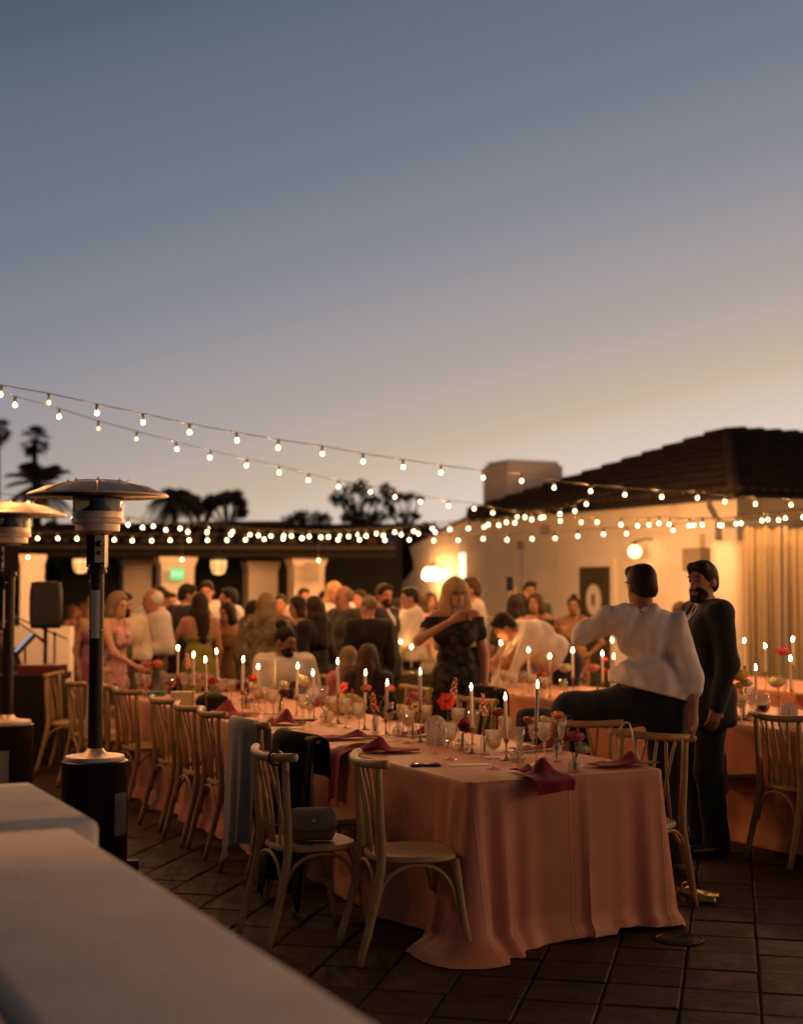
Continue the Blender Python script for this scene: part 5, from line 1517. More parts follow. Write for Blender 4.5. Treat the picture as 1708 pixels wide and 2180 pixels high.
# white handbag on the right-hand chair
wb = thing('white_handbag', 'white handbag hanging by its strap from the near right chair', 'handbag', onchair(c11, (-.09, .13, .62)), c11.rotation_euler.z)
wl_ = mat('white_leather', (.55, .50, .43), rough=.45)
softbox(MB(), .11, .04, -.07, .10, .012).build('bag_body', wl_, wb)
MB().tube(spline([(-.10, 0, .09), (-.13, .03, .22), (-.10, .09, .305), (-.06, .085, .31), (0, .03, .22), (.06, 0, .09)], 24), [.009] * 24, 6, squash=.35).build('strap', wl_, wb)
MB().tube([(-.1, -.045, .02), (.0, -.055, .03), (.1, -.045, .02)], .003, 5).build('flap_seam', mat('strap_leather', (.02, .016, .013)), wb)

# gold shoes by the chair foot
gold = mat('gold_leather', (.36, .25, .09), rough=.38, metal=.85, var=.1)
def shoe(p, rz, label):
    t = thing('high_heel_shoe', label, 'shoe', (p.x, p.y, 0), rz, 'gold shoes left on the paving')
    V, F = sdf([('c', (0, -.09, .016), (0, -.03, .018), .022, .026), ('c', (0, -.03, .018), (0, .07, .062), .024, .026), ('-e', (0, .035, .10), (.02, .065, .05), None, .01)], .006, .02, [((0, 0, .003), (0, 0, -1))])
    meshobj('upper', npmesh('upper', V, F), t, gold)
    MB().tube([(0, .085, .06), (0, .088, .03), (0, .082, .0)], [.014, .007, .005], 8).build('heel', gold, t)
    MB().tube(spline([(.024, .07, .07), (.02, .06, .10), (0, .045, .105), (-.02, .06, .10), (-.024, .07, .07)], 12), .004, 5).build('ankle_strap', gold, t)
sp = atz(1490, 1908, .02)
shoe(sp, 1.9, 'gold high-heeled shoe standing by the near right chair leg')
s2 = atz(1478, 1922, 0)
shoe(s2, 1.3, 'gold high-heeled shoe tipped close to the tablecloth corner, nearer of two')

# ------------------------------------------------------------------ patio heaters
steel = mat('brushed_steel', (.76, .60, .45), rough=.42, metal=.4, var=.2, nscale=14, bump=.03)
bronze = mat('hammered_bronze', (.030, .020, .014), rough=.42, metal=.6, var=.25, nscale=30, bump=.06, bscale=200)
paper = mat('white_label', (.62, .58, .50), rough=.7, var=.05)
ink = mat('label_ink', (.36, .33, .29), rough=.8, var=0)
def make_heater():
    t = thing('patio_heater', 'x', 'heater')
    MB().lathe([(.232, 0), (.236, .02), (.228, .045), (.19, .06)], 32).build('base', bronze, t, sharp=40)
    MB().lathe([(.187, .055), (.187, .64), (.190, .655), (.190, .67), (.180, .676)], 36).build('tank_housing', bronze, t, sharp=40)
    for a in (.3, 2.5, 4.4):
        MB().box((.215 * math.cos(a), .215 * math.sin(a), .05), (.035, .03, .045), a).build('foot', bronze, t, smooth=False)
    MB().lathe([(.168, .672), (.170, .690), (.166, .700), (.09, .708), (.06, .722), (.045, .742), (.0, .744)], 36).build('housing_lid', steel, t, sharp=40)
    MB().lathe([(.041, .70), (.041, 1.775)], 20).build('pole', bronze, t, sharp=40)
    MB().lathe([(.055, 1.745), (.058, 1.76), (.045, 1.79)], 20).build('collar', bronze, t, sharp=40)
    cb = MB().box((0, 0, 1.875), (.052, .05, .095)).build('control_box', bronze, t, smooth=False)
    MB().box((.022, -.052, 1.885), (.026, .004, .078)).build('control_plate', steel, cb, smooth=False)
    for z, r in ((1.915, .019), (1.862, .012)):
        o = MB().lathe([(r, 0), (r, .02), (r * .8, .026), (.0001, .027)], 16).build('knob', black, cb, sharp=40); o.location = (.022, -.056, z); o.rotation_euler = (math.pi / 2, 0, 0)
    for x in (-.035, .035):
        for z in (1.79, 1.70, 1.42): 
            o = MB().ball((0, 0, 0), .006, 8, 5).build('screw', steel, t); o.location = (x, -.03 if z < 1.75 else -.052, z)
    MB().lathe([(.055, 1.965), (.085, 1.985), (.125, 1.99), (.128, 2.03)], 32).build('burner_cup', steel, t, sharp=35)
    MB().lathe([(.128, 2.03), (.147, 2.035), (.150, 2.06), (.143, 2.065), (.143, 2.10)], 32, cap=False).build('burner_ring', steel, t, sharp=35)
    MB().lathe([(.143, 2.10), (.143, 2.245)], 36, cap=False).build('glass_screen', thinglass('smoked_glass', (.30, .23, .16), .15, .12), t)
    MB().lathe([(.11, 2.10), (.05, 2.14), (.02, 2.25)], 24).build('burner_cone', bronze, t)
    for k in range(4):
        a = k * math.pi / 2 + .5
        MB().tube([(.135 * math.cos(a), .135 * math.sin(a), 2.08), (.135 * math.cos(a), .135 * math.sin(a), 2.25)], .007, 6).build('support_rod', steel, t)
    prof = [(.404, 2.190), (.405, 2.197), (.40, 2.201), (.30, 2.243), (.19, 2.272), (.155, 2.276), (.150, 2.281), (.0001, 2.285)]
    refl = MB().lathe(prof, 48).build('reflector', steel, t, sharp=30)
    MB().lathe([(.398, 2.189), (.30, 2.234), (.15, 2.262), (.0001, 2.266)], 48).build('reflector_underside', mat('dark_steel', (.20, .15, .11), rough=.4, metal=1, var=.3), refl)  # underside in a darker steel with random tone
    for k in range(8):
        a = k * math.pi / 4 + .2; c, s_ = math.cos(a), math.sin(a)
        MB().tube([(.16 * c, .16 * s_, 2.2765), (.28 * c, .28 * s_, 2.2505), (.395 * c, .395 * s_, 2.206)], .0035, 4).build('seam', steel, refl)
        MB().lathe([(.007, 0), (.007, .006), (.003, .008), (.003, .018), (.0001, .019)], 8, (.172 * c, .172 * s_, 2.275)).build('bolt', steel, refl)
    MB().lathe([(.006, 0), (.012, .012), (.004, .02), (.0001, .022)], 8, (.0, 0, 2.284)).build('wing_nut', steel, refl)
    def curved(name, r, a0, a1, z0, z1, m, n=8):
        vs_ = []
        for z in (z0, z1):
            for i in range(n):
                a = a0 + (a1 - a0) * i / (n - 1); vs_.append((r * math.cos(a), r * math.sin(a), z))
        return MB().add(vs_, [(i, i + 1, i + 1 + n, i + n) for i in range(n - 1)]).build(name, m, t)
    lb = curved('pole_label', .0418, -2.2, -.95, 1.372, 1.648, paper)
    for k in range(17):
        o = curved('text_line', .0422, -2.1, -1.05 - .3 * ((k * 7) % 5 == 0), 1.385 + k * .015, 1.3885 + k * .015, ink); o.parent = lb
    lb = curved('housing_label', .1876, -.72, -.12, .26, .50, mat('faded_label', (.30, .28, .21), rough=.7, var=.1), 10)
    for k in range(12):
        o = curved('text_line', .188, -.68, -.18 - .12 * ((k * 5) % 4 == 0), .28 + k * .016, .2835 + k * .016, ink, 10); o.parent = lb
    curved('handle_slot', .188, -2.75, -2.35, .47, .505, black)
    return t
h1 = make_heater()
p = atz(209, 1862, 0); h1.location = (p.x, 8.23, 0)
tag(h1, 'bronze mushroom patio heater with white pole label, nearer of two', 'heater', 'patio heaters at the left')
h2 = copy_tree(h1); p = atd(20, 1252, 10.4); h2.location = (p.x, 10.4, 0); h2.rotation_euler = (0, 0, -1.1)
tag(h2, 'bronze mushroom patio heater cut by the left picture edge, farther of two', 'heater', 'patio heaters at the left')
# ------------------------------------------------------------------ candles
wax = mat('ivory_wax', (.72, .62, .45), rough=.5, var=.04, sss=.0)
wicm = mat('wick', (.02, .015, .01), rough=.9, var=0)
flame_m = glow('candle_flame', (1, .46, .14), 400)
flameT = MB().lathe([(.0001, 0), (.0035, .003), (.0058, .009), (.0062, .014), (.0050, .021), (.0026, .030), (.0001, .039)], 10).mesh('flame'); flameT.materials.append(flame_m)
sticks = {}
def candlestick(h):
    h = round(h, 2)
    if h not in sticks:
        sticks[h] = (MB().lathe([(.037, 0), (.038, .003), (.034, .005), (.016, .008), (.009, .014), (.006, .022)], 20).mesh('foot'),
                     MB().lathe([(.006, .022), (.0035, .03), (.0035, h - .03), (.006, h - .024)], 10).mesh('stem'),
                     MB().lathe([(.006, h - .024), (.012, h - .018), (.013, h - .004), (.019, h - .002), (.019, h), (.011, h), (.011, h - .012), (.0001, h - .012)], 14).mesh('cup'))
        for m_ in sticks[h]: m_.materials.append(brass)
    return sticks[h], h
waxes = {}
def candle(p, zf, i, where, lit=True, tilt=(0, 0)):
    total = zf - TZ
    cl = min(.215, max(.15, total - .08)); h = max(.06, total - cl - .012)
    (ft, stm, cp), h = candlestick(h)
    t = thing('candlestick', 'thin brass candlestick under the %s' % i, 'candlestick', (p.x, p.y, TZ), 0, 'brass candlesticks ' + where)
    for n_, m_ in (('foot', ft), ('stem', stm), ('cup', cp)): meshobj(n_, m_, t)
    c = thing('taper_candle', 'lit ivory %s' % i if lit else 'unlit ivory %s' % i, 'candle', (p.x, p.y, TZ + h - .010), 0, 'taper candles ' + where)
    c.rotation_euler = (tilt[0], tilt[1], 0)
    key = round(cl, 2)
    if key not in waxes:
        waxes[key] = MB().lathe([(.0105, 0), (.0105, .02), (.0100, key - .02), (.0098, key - .006), (.0085, key), (.006, key - .003), (.0001, key - .005)], 14).mesh('wax'); waxes[key].materials.append(wax)
    meshobj('wax', waxes[key], c)
    MB().tube([(0, 0, key - .006), (.0008, 0, key + .010)], .0009, 5).build('wick', wicm, c)
    if lit:
        fo_ = meshobj('flame', flameT, c); fo_.location = (0, 0, key + .002)
t1c = [(378, 1374, 0), (411, 1388, 0), (438, 1398, 0), (464, 1381, 0), (515, 1397, 0), (550, 1412, 1512), (583, 1391, 0), (631, 1411, 1524), (668, 1425, 1532), (718.5, 1401, 1540), (775.5, 1425, 1553), (821, 1444, 1565), (894, 1421, 1580), (1004, 1453, 1604), (1077, 1473, 1618), (1141, 1446, 1630)]
for i, (vx, vy, by) in enumerate(t1c):
    if by: b = atz(vx, by, TZ)
    else:
        s_ = (vy - 1252) / .465; b = atz(vx, 1252 + (CAMZ - TZ) * s_, TZ)
    q = atd(vx, vy, b.y)
    candle(b, q.z - .015, 'taper candle, %s from the left on the near pink table' % ORD[i], 'on the near table', lit=(i != 6), tilt=(0, -.07 if i == 3 else random.uniform(-.035, .035)))
t2c = [(1065, 1362, 13.0), (1124, 1378, 12.2), (1169, 1390, 11.7), (1218, 1377, 11.9), (1281, 1385, 11.3), (1302, 1357, 11.7), (1305, 1390, 11.0), (1607, 1414, 9.85), (1681, 1396, 10.3)]
for i, (vx, vy, d) in enumerate(t2c):
    b = atd(vx, vy, d); candle(b, b.z - .015, 'taper candle, %s from the left on the second table' % ORD[i], 'on the second table')
for i, (vx, vy, d) in enumerate([(1583, 1358, 12.4), (1627, 1369, 12.0), (1686, 1355, 12.2)]):
    b = atd(vx, vy, d); candle(b, b.z - .015, 'taper candle, %s from the left before the curtains' % ORD[i], 'on the third table')
for i, (vx, vy, d) in enumerate([(852, 1362, 15.4), (875, 1373, 15.0)]):
    b = atd(vx, vy, d); candle(b, b.z - .015, 'taper candle, %s from the left on the olive far table' % ORD[i], 'on the far table')

# ------------------------------------------------------------------ glassware
crystal = thinglass('crystal', (.92, .91, .88), .35, .65, (1, .85, .66), .16)
clear = thinglass('clear_glass', (.94, .94, .92), .2, .55, (1, .85, .66), .07)
facet = lambda r, z, a: r * (1 + .05 * math.cos(8 * a + 40 * z)) if .11 < z < .16 else r
gob = [('bowl', [(.006, .092), (.020, .100), (.034, .118), (.039, .145), (.041, .170), (.043, .192), (.0405, .192), (.038, .165), (.034, .125), (.016, .104), (.0001, .100)], crystal, 20),
       ('stem', [(.006, .006), (.005, .025), (.0065, .05), (.005, .062), (.011, .074), (.006, .084), (.007, .093)], crystal, 10), ('foot', [(.036, 0), (.036, .002), (.012, .008), (.0055, .014)], crystal, 20)]
flu = [('bowl', [(.006, .075), (.013, .085), (.019, .11), (.024, .15), (.028, .20), (.0265, .20), (.022, .15), (.016, .11), (.0001, .088)], clear, 16),
       ('stem', [(.006, .006), (.0045, .04), (.010, .058), (.006, .07), (.006, .077)], clear, 8), ('foot', [(.032, 0), (.032, .002), (.01, .007), (.005, .014)], clear, 18)]
wine = [('bowl', [(.006, .085), (.025, .095), (.042, .120), (.045, .150), (.038, .205), (.037, .205), (.0435, .15), (.04, .12), (.022, .097), (.0001, .09)], clear, 18),
        ('stem', [(.005, .006), (.004, .05), (.006, .087)], clear, 8), ('foot', [(.036, 0), (.036, .002), (.01, .007), (.005, .014)], clear, 18)]
water = thinglass('water', (.90, .88, .80), .25, .5, (1, .82, .60))
redwine = mat('red_wine', (.05, .003, .004), rough=.05, var=0)
lib = {}
for key, parts in (('goblet', gob), ('flute', flu), ('wine', wine)):
    L_ = []
    for n_, pr, m_, sg_ in parts:
        me = MB().lathe(pr, sg_, rfun=facet if (key == 'goblet' and n_ == 'bowl') else None, cap=False).mesh(n_, smooth=not (key == 'goblet' and n_ == 'bowl')); me.materials.append(m_); L_.append((n_, me))
    lib[key] = L_
wat = MB().lathe([(.0001, .102), (.018, .106), (.034, .128), (.037, .150), (.0001, .150)], 16).mesh('drink'); wat.materials.append(water)
win = MB().lathe([(.0001, .092), (.022, .099), (.039, .121), (.0415, .138), (.0001, .138)], 16).mesh('drink'); win.materials.append(redwine)
def glass(kind, vx, vy, label, group, fill=None, z=TZ, p=None, scale=1.0):
    p = p or atz(vx, vy, z)
    t = thing({'goblet': 'crystal_goblet', 'flute': 'champagne_flute', 'wine': 'wine_glass'}[kind], label, 'glass', (p.x, p.y, z + .0005), random.uniform(0, 1), group)
    t.scale = (scale,) * 3
    for n_, me in lib[kind]: meshobj(n_, me, t)
    if fill: meshobj('drink', fill, t)
    return t
gl = [('goblet', 1050, 1638, wat), ('goblet', 957, 1618, None), ('goblet', 1158, 1617, None), ('flute', 1133, 1606, None), ('flute', 1105, 1634, None), ('flute', 925, 1606, None), ('goblet', 975, 1578, wat), ('flute', 1006, 1586, None), ('goblet', 869, 1583, wat), ('goblet', 858, 1568, None), ('goblet', 764, 1565, None),
      ('goblet', 645, 1541, None), ('flute', 659, 1547, wat), ('goblet', 565, 1522, wat), ('goblet', 580, 1528, None), ('flute', 691, 1520, None), ('wine', 363, 1488, win), ('goblet', 296, 1482, None), ('goblet', 312, 1486, wat), ('goblet', 412, 1487, wat), ('goblet', 470, 1497, None), ('goblet', 492, 1500, wat), ('flute', 447, 1489, None), ('goblet', 603, 1512, None), ('goblet', 705, 1546, wat), ('goblet', 540, 1506, None), ('flute', 520, 1497, None), ('goblet', 392, 1482, None), ('goblet', 430, 1486, wat), ('flute', 346, 1480, None), ('goblet', 735, 1551, None), ('flute', 828, 1566, wat), ('goblet', 1077, 1603, None), ('flute', 1195, 1606, None), ('goblet', 905, 1570, wat)]
gl.sort(key=lambda q: q[1]); cnt_ = {}
for kind, vx, vy, fl_ in gl:
    cnt_[kind] = cnt_.get(kind, -1) + 1
    nm = {'goblet': 'cut crystal goblet', 'flute': 'clear champagne flute', 'wine': 'big glass of red wine'}[kind]
    glass(kind, vx, vy, '%s, %s from the left on the near pink table' % (nm, ORD[cnt_[kind]]), 'glasses on the near table', fl_)
for i, (vx, d) in enumerate([(1050, 12.6), (1073, 12.2), (1090, 11.9), (1111, 12.0), (1131, 11.7), (1156, 11.3), (1196, 11.0)]):
    b = atd(vx, 1252, d); glass('goblet' if i % 3 else 'flute', 0, 0, 'stemmed glass, %s from the left on the second table left of the men' % ORD[i], 'glasses on the second table', wat if i % 2 else None, p=Vector((b.x, b.y, TZ)))
for i, (vx, d, kd, fl_) in enumerate([(1552, 9.7, 'goblet', None), (1573, 9.5, 'goblet', wat), (1597, 9.45, 'flute', None), (1620, 9.25, 'wine', win), (1590, 10.2, 'goblet', None)]):
    b = atd(vx, 1252, d); glass(kd, 0, 0, '%s, %s of those right of the suited man' % ({'wine': 'glass of red wine', 'goblet': 'crystal goblet', 'flute': 'flute'}[kd], ORD[i]), 'glasses on the second table', fl_, p=Vector((b.x, b.y, TZ)))
for i, (vx, d) in enumerate([(818, 15.2), (838, 15.6), (905, 15.3), (925, 15.0)]):
    b = atd(vx, 1252, d); glass('goblet', 0, 0, 'stemmed glass, %s from the left on the olive far table' % ORD[i], 'glasses on the far table', None, p=Vector((b.x, b.y, TZ)))
# the drink in the blonde woman's hand
b = atd(975, 1311, 11.02)
t = thing('tumbler', 'glass of white wine held by the blonde woman', 'glass', (b.x, b.y, b.z - .045))
MB().lathe([(.026, 0), (.030, .05), (.034, .10), (.032, .10), (.028, .05), (.024, .006), (.0001, .005)], 16, cap=False).build('bowl', clear, t)
MB().lathe([(.0001, .007), (.023, .008), (.027, .045), (.0001, .045)], 14).build('drink', thinglass('white_wine', (.85, .75, .45), .2), t)
# phone held up
b = atd(1084, 1247, 15.0)
t = thing('raised_phone', 'dark phone held up for a selfie', 'phone', b, .2)
MB().box((0, 0, .02), (.037, .005, .075)).build('case', black, t, smooth=False); MB().box((0, -.0055, .02), (.034, .001, .07)).build('screen', mat('phone_glass', (.01, .01, .012), rough=.1, var=0), t, smooth=False)

# ------------------------------------------------------------------ vases and flowers
leafg = mat('stem_green', (.045, .085, .028), rough=.6, var=.2, nscale=30)
def petalm(c): return mat('petal_%02x%02x%02x' % tuple(int(255 * q) for q in c), c, rough=.65, var=.18, nscale=60, sheen=.1, spec=.25)
CO = dict(pink=(.62, .17, .19), coral=(.66, .20, .11), orange=(.68, .25, .07), red=(.60, .055, .025), burgundy=(.11, .010, .016), cream=(.74, .64, .42), yellow=(.72, .52, .10), peach=(.66, .30, .18), blush=(.64, .28, .24), magenta=(.48, .06, .12))
def bloom(kind, r, seed=0):
    q = random.Random(seed); mb = MB()
    def patch(az, pol, wa, lo, R0, flare, cup=.0):
        def fn(u, v):
            a = az + (u - .5) * wa * (1 - .35 * (2 * v - 1) ** 2 if v > .5 else 1 - .25 * (1 - v))
            p_ = pol[0] + (pol[1] - pol[0]) * v
            rr = R0 * (1 + flare * v * v) + q.uniform(-.015, .015) * r + .03 * r * math.cos((u - .5) * 6)
            return (rr * math.sin(p_) * math.cos(a), rr * math.sin(p_) * math.sin(a), rr * math.cos(p_) * .92)
        mb.grid(fn, 4, 4)
    if kind == 'ball':
        for l in range(6):
            n = 4 + l
            for i in range(n): patch(i * 6.283 / n + l * .7 + q.uniform(-.2, .2), (2.6, .55 + .22 * l), 1.5, 0, r * (.55 + .09 * l), .10 + .03 * l)
    elif kind == 'tulip':
        for l in range(2):
            for i in range(3): patch(i * 2.094 + l * 1.05, (3.0, .35 - .1 * l), 2.0, 0, r * (.9 + .1 * l), .05)
        mb.v = [(x * .8, y * .8, z * 1.25) for x, y, z in mb.v]
    elif kind == 'open':
        for l in range(2):
            for i in range(6):
                az = i * 1.047 + l * .5
                def fn(u, v, az=az, l=l):
                    w = math.sin(math.pi * min(1, v * .9 + .08)) * .42 * r * (1 + .0 * l); x = (.08 + v * (1.0 - .2 * l)) * r
                    y = (u - .5) * 2 * w; z = r * (.10 + .32 * v * (1 - .5 * v) * (1.4 + .5 * l) - .10 * v * v) - .10 * r * ((u - .5) * 2) ** 2 + q.uniform(-.02, .02) * r
                    return (x * math.cos(az) - y * math.sin(az), x * math.sin(az) + y * math.cos(az), z)
                mb.grid(fn, 4, 5)
        for i in range(6): mb.tube([(0, 0, 0), (.12 * r * math.cos(i), .12 * r * math.sin(i), .5 * r)], .025 * r, 4)
    elif kind == 'spike':
        n = 26
        for i in range(n):
            t_ = i / n; z = -1.6 * r + t_ * 3.4 * r; rad = r * (.62 - .42 * t_); az = i * 2.4; sz = r * (.42 - .25 * t_)
            c = Vector((rad * math.cos(az), rad * math.sin(az), z)); out = Vector((math.cos(az), math.sin(az), .35)).normalized()
            s1 = out.cross(Vector((0, 0, 1))).normalized(); s2 = s1.cross(out)
            for k in range(5):
                a = k * 1.257 + q.random(); d = s1 * math.cos(a) + s2 * math.sin(a); e = s1 * -math.sin(a) + s2 * math.cos(a)
                b0 = c; b1 = c + d * sz + out * sz * .25
                mb.add([b0 - e * sz * .1, c + d * sz * .6 - e * sz * .42 + out * .1 * sz, b1, c + d * sz * .6 + e * sz * .42 + out * .1 * sz, b0 + e * sz * .1], [(0, 1, 2, 3, 4)])
    me = mb.mesh('bloom'); return me
bl_cache = {}
def flower(base, tip, kind, col, r, label, group, tilt=None, leaf=2):
    base, tip = Vector(base), Vector(tip)
    t = thing('flower', label, 'flower', base, 0, group)
    d = tip - base
    k = (kind, col, round(r, 3), int(abs(d.x * 1000)) % 3)
    if k not in bl_cache:
        bl_cache[k] = bloom(kind, r, k[3]); bl_cache[k].materials.append(petalm(CO[col]))
    b = meshobj('bloom', bl_cache[k], t)
    if kind == 'spike': b.location = d - Vector((0, 0, r * .2))
    else: b.location = d
    dr = tilt if tilt is not None else Vector((d.x * 1.4, d.y * 1.4 - .25 * d.length, d.length))
    b.rotation_euler = Vector(dr).to_track_quat('Z', 'Y').to_euler()
    m_ = Vector((d.x * .25, d.y * .25, d.z * .6))
    pts = spline([(0, 0, 0), m_, d - Vector(dr).normalized() * r * .5], 8)
    MB().tube(pts, .0028 if r < .03 else .0034, 5).build('stem', leafg, t)
    for i in range(leaf):
        p = pts[3 + 2 * i]; a = random.uniform(0, 6.28); L_ = random.uniform(.03, .05)
        o = Vector((math.cos(a), math.sin(a), .5)).normalized(); s_ = o.cross(Vector((0, 0, 1))).normalized() * .009
        MB().add([p, p + o * L_ * .5 + s_, p + o * L_ + Vector((0, 0, -.008)), p + o * L_ * .5 - s_], [(0, 1, 2, 3)]).build('leaf', leafg, t, smooth=False)
    return t
vk = {'round': [(.020, 0), (.032, .006), (.040, .022), (.039, .036), (.028, .052), (.012, .066), (.0085, .076), (.0085, .088), (.0125, .094)],
      'bottle': [(.022, 0), (.0235, .006), (.0235, .075), (.020, .085), (.011, .096), (.010, .112), (.014, .118)],
      'tall': [(.024, 0), (.025, .005), (.025, .15), (.026, .152)]}
vlib = {}
for k, pr in vk.items():
    me = MB().lathe(pr, 20).mesh('vase_glass'); me.polygons[-1].use_smooth = True
    bm = bmesh.new(); bm.from_mesh(me); bm.faces.ensure_lookup_table()
    topf = max(bm.faces, key=lambda f: f.calc_center_median().z); bmesh.ops.delete(bm, geom=[topf], context='FACES_ONLY'); bm.to_mesh(me); bm.free()
    me.materials.append(clear)
    h_ = {'round': .036, 'bottle': .06, 'tall': .10}[k]
    wp = [(max(.0001, r - .0018), z) for r, z in pr if z <= h_]
    wm = MB().lathe([(.0001, .002)] + [(r, max(z, .002)) for r, z in wp] + [(.0001, wp[-1][1])], 18).mesh('vase_water'); wm.materials.append(water)
    vlib[k] = (me, wm)
def vase(kind, vx, vy, label, group, flowers, p=None, scale=1.0, vname=''):
    p = p or atz(vx, vy, TZ)
    t = thing('bud_vase', label, 'vase', (p.x, p.y, TZ + .0005), 0, group)
    t.scale = (scale,) * 3
    meshobj('glass', vlib[kind][0], t); meshobj('water', vlib[kind][1], t)
    for f_ in flowers:
        fvx, fvy, fk, fc_, fr, fl_ = f_[:6]
        q = atd(fvx, fvy, p.y + (f_[6] if len(f_) > 6 else 0))
        flower((p.x + random.uniform(-.006, .006), p.y + random.uniform(-.006, .006), TZ + .012), q, fk, fc_, fr, fl_, group.replace('vases', 'flowers'), f_[7] if len(f_) > 7 else None)
vg = 'bud vases on the near table'
vase('round', 1223, 1644, 'round glass bud vase at the near right end of the pink table', vg, [(1225, 1566, 'ball', 'pink', .036, 'big pink peony in the round vase at the near right end'), (1238, 1591, 'ball', 'cream', .034, 'cream ranunculus leaning from the round vase at the near right end', -.02), (1205, 1572, 'ball', 'magenta', .016, 'small magenta bud beside the big pink peony')])
vase('bottle', 1185, 1622, 'slim bottle vase behind the round vase at the near right end', vg, [(1187, 1521, 'ball', 'orange', .030, 'orange ranunculus held high above the bottle vase'), (1176, 1545, 'spike', 'magenta', .018, 'magenta sprig beside the orange ranunculus')])
vase('round', 1102, 1624, 'round vase behind the near champagne flute', vg, [(1126, 1532, 'ball', 'pink', .027, 'pink carnation beside the tallest near candle'), (1120, 1560, 'ball', 'magenta', .018, 'small magenta flower under the pink carnation')], scale=1.1)
vase('bottle', 1031, 1607, 'bottle vase with an arching stem', vg, [(1059, 1516, 'tulip', 'burgundy', .030, 'dark red tulip drooping on an arched stem', 0, Vector((.9, -.2, .1))), (1028, 1496, 'spike', 'blush', .036, 'blush pink stock spike behind the near candles')], scale=1.1)
vase('round', 983, 1599, 'round vase with one dark carnation', vg, [(990, 1546, 'ball', 'burgundy', .038, 'dark red carnation in front of a brass candlestick'), (988, 1535, 'ball', 'red', .022, 'rust red flower above the dark carnation')])
vase('tall', 953, 1592, 'tall cylinder vase behind the arched table card', vg, [(950, 1494, 'open', 'red', .054, 'large red amaryllis bloom', 0, Vector((-.1, -1, .35))), (966, 1462, 'spike', 'blush', .036, 'tall pink stock spike behind the red amaryllis')])
vase('round', 847, 1568, 'small round vase left of the crystal goblets', vg, [(868, 1494, 'tulip', 'coral', .028, 'coral tulip left of the pink rose'), (829, 1512, 'ball', 'burgundy', .016, 'small dark bud beside the leaning candle')])
vase('bottle', 879, 1572, 'slim vase with yellow and pink flowers', vg, [(886, 1505, 'open', 'yellow', .038, 'yellow daffodil-like flower under the pink rose', 0, Vector((0, -1, .4))), (882, 1478, 'ball', 'pink', .030, 'pink rose above the yellow flower'), (898, 1488, 'ball', 'pink', .022, 'smaller pink bud right of the pink rose')])
vase('bottle', 798, 1561, 'bottle vase with coral blossom in the middle of the table', vg, [(795, 1491, 'spike', 'coral', .036, 'coral stock spike in the middle bottle vase'), (778, 1464, 'ball', 'pink', .030, 'pink rose behind the middle candle', .2), (830, 1463, 'ball', 'coral', .030, 'coral rose beside the leaning candle', .15)])
vase('round', 694, 1538, 'round vase with greenery near the yellow bag', vg, [(675, 1496, 'ball', 'coral', .032, 'coral ranunculus in the greenery vase'), (706, 1500, 'spike', 'cream', .02, 'pale sprig in the greenery vase')], scale=1.15)
vase('bottle', 742, 1530, 'bottle vase beside the yellow bag', vg, [(731, 1466, 'open', 'red', .050, 'scarlet poppy leaning over the yellow bag', 0, Vector((-.6, -.5, .5))), (748, 1478, 'spike', 'coral', .026, 'coral sprig right of the scarlet poppy')])
vase('bottle', 595, 1522, 'vase with burgundy and white blooms before the seated man', vg, [(605, 1474, 'ball', 'burgundy', .036, 'burgundy dahlia before the seated man'), (604, 1455, 'ball', 'cream', .034, 'white ranunculus above the burgundy dahlia'), (629, 1457, 'ball', 'burgundy', .030, 'dark burgundy bloom right of the white ranunculus'), (646, 1447, 'ball', 'cream', .048, 'wide cream peony right of the seated man')])
vase('round', 524, 1508, 'vase with mixed blooms left of the seated man', vg, [(513, 1459, 'ball', 'burgundy', .042, 'burgundy carnation left of the seated man'), (540, 1443, 'ball', 'red', .034, 'orange red ranunculus left of the seated man'), (541, 1459, 'ball', 'cream', .040, 'cream bloom under the orange red ranunculus')])
vase('bottle', 334, 1478, 'vase with coral carnations by the white-haired dancer', vg, [(335, 1411, 'ball', 'coral', .045, 'big coral carnation by the white-haired dancer'), (315, 1414, 'ball', 'pink', .036, 'pink carnation left of the big coral carnation'), (348, 1432, 'ball', 'yellow', .024, 'yellow bloom under the coral carnation')])
vase('bottle', 406, 1484, 'vase with peach blooms among the far candles', vg, [(400, 1404, 'spike', 'peach', .040, 'peach stock spike among the far candles'), (419, 1436, 'ball', 'peach', .038, 'peach ranunculus among the far candles')])
vase('round', 450, 1494, 'vase with red blooms among the far candles', vg, [(451, 1448, 'ball', 'red', .036, 'red ranunculus among the far candles'), (434, 1440, 'ball', 'coral', .026, 'coral bud left of the red ranunculus'), (437, 1464, 'ball', 'burgundy', .034, 'burgundy bloom below the red ranunculus'), (480, 1442, 'ball', 'burgundy', .036, 'dark bloom right of the red ranunculus')])
v2 = 'bud vases on the second table'
def v2p(vx, d): q = atd(vx, 1252, d); return Vector((q.x, q.y, TZ))
vase('bottle', 0, 0, 'vase with coral bloom at the second table', v2, [(1152, 1434, 'ball', 'coral', .042, 'coral dahlia at the second table')], p=v2p(1150, 11.6))
vase('bottle', 0, 0, 'vase with peach blooms at the far end of the second table', v2, [(1082, 1404, 'ball', 'peach', .055, 'peach blooms at the far end of the second table'), (1041, 1420, 'ball', 'coral', .036, 'coral bloom at the far end of the second table')], p=v2p(1072, 12.9))
vase('bottle', 0, 0, 'vase with cream ranunculus at the second table', v2, [(1202, 1420, 'ball', 'cream', .048, 'cream ranunculus at the second table left of the men')], p=v2p(1204, 11.6))
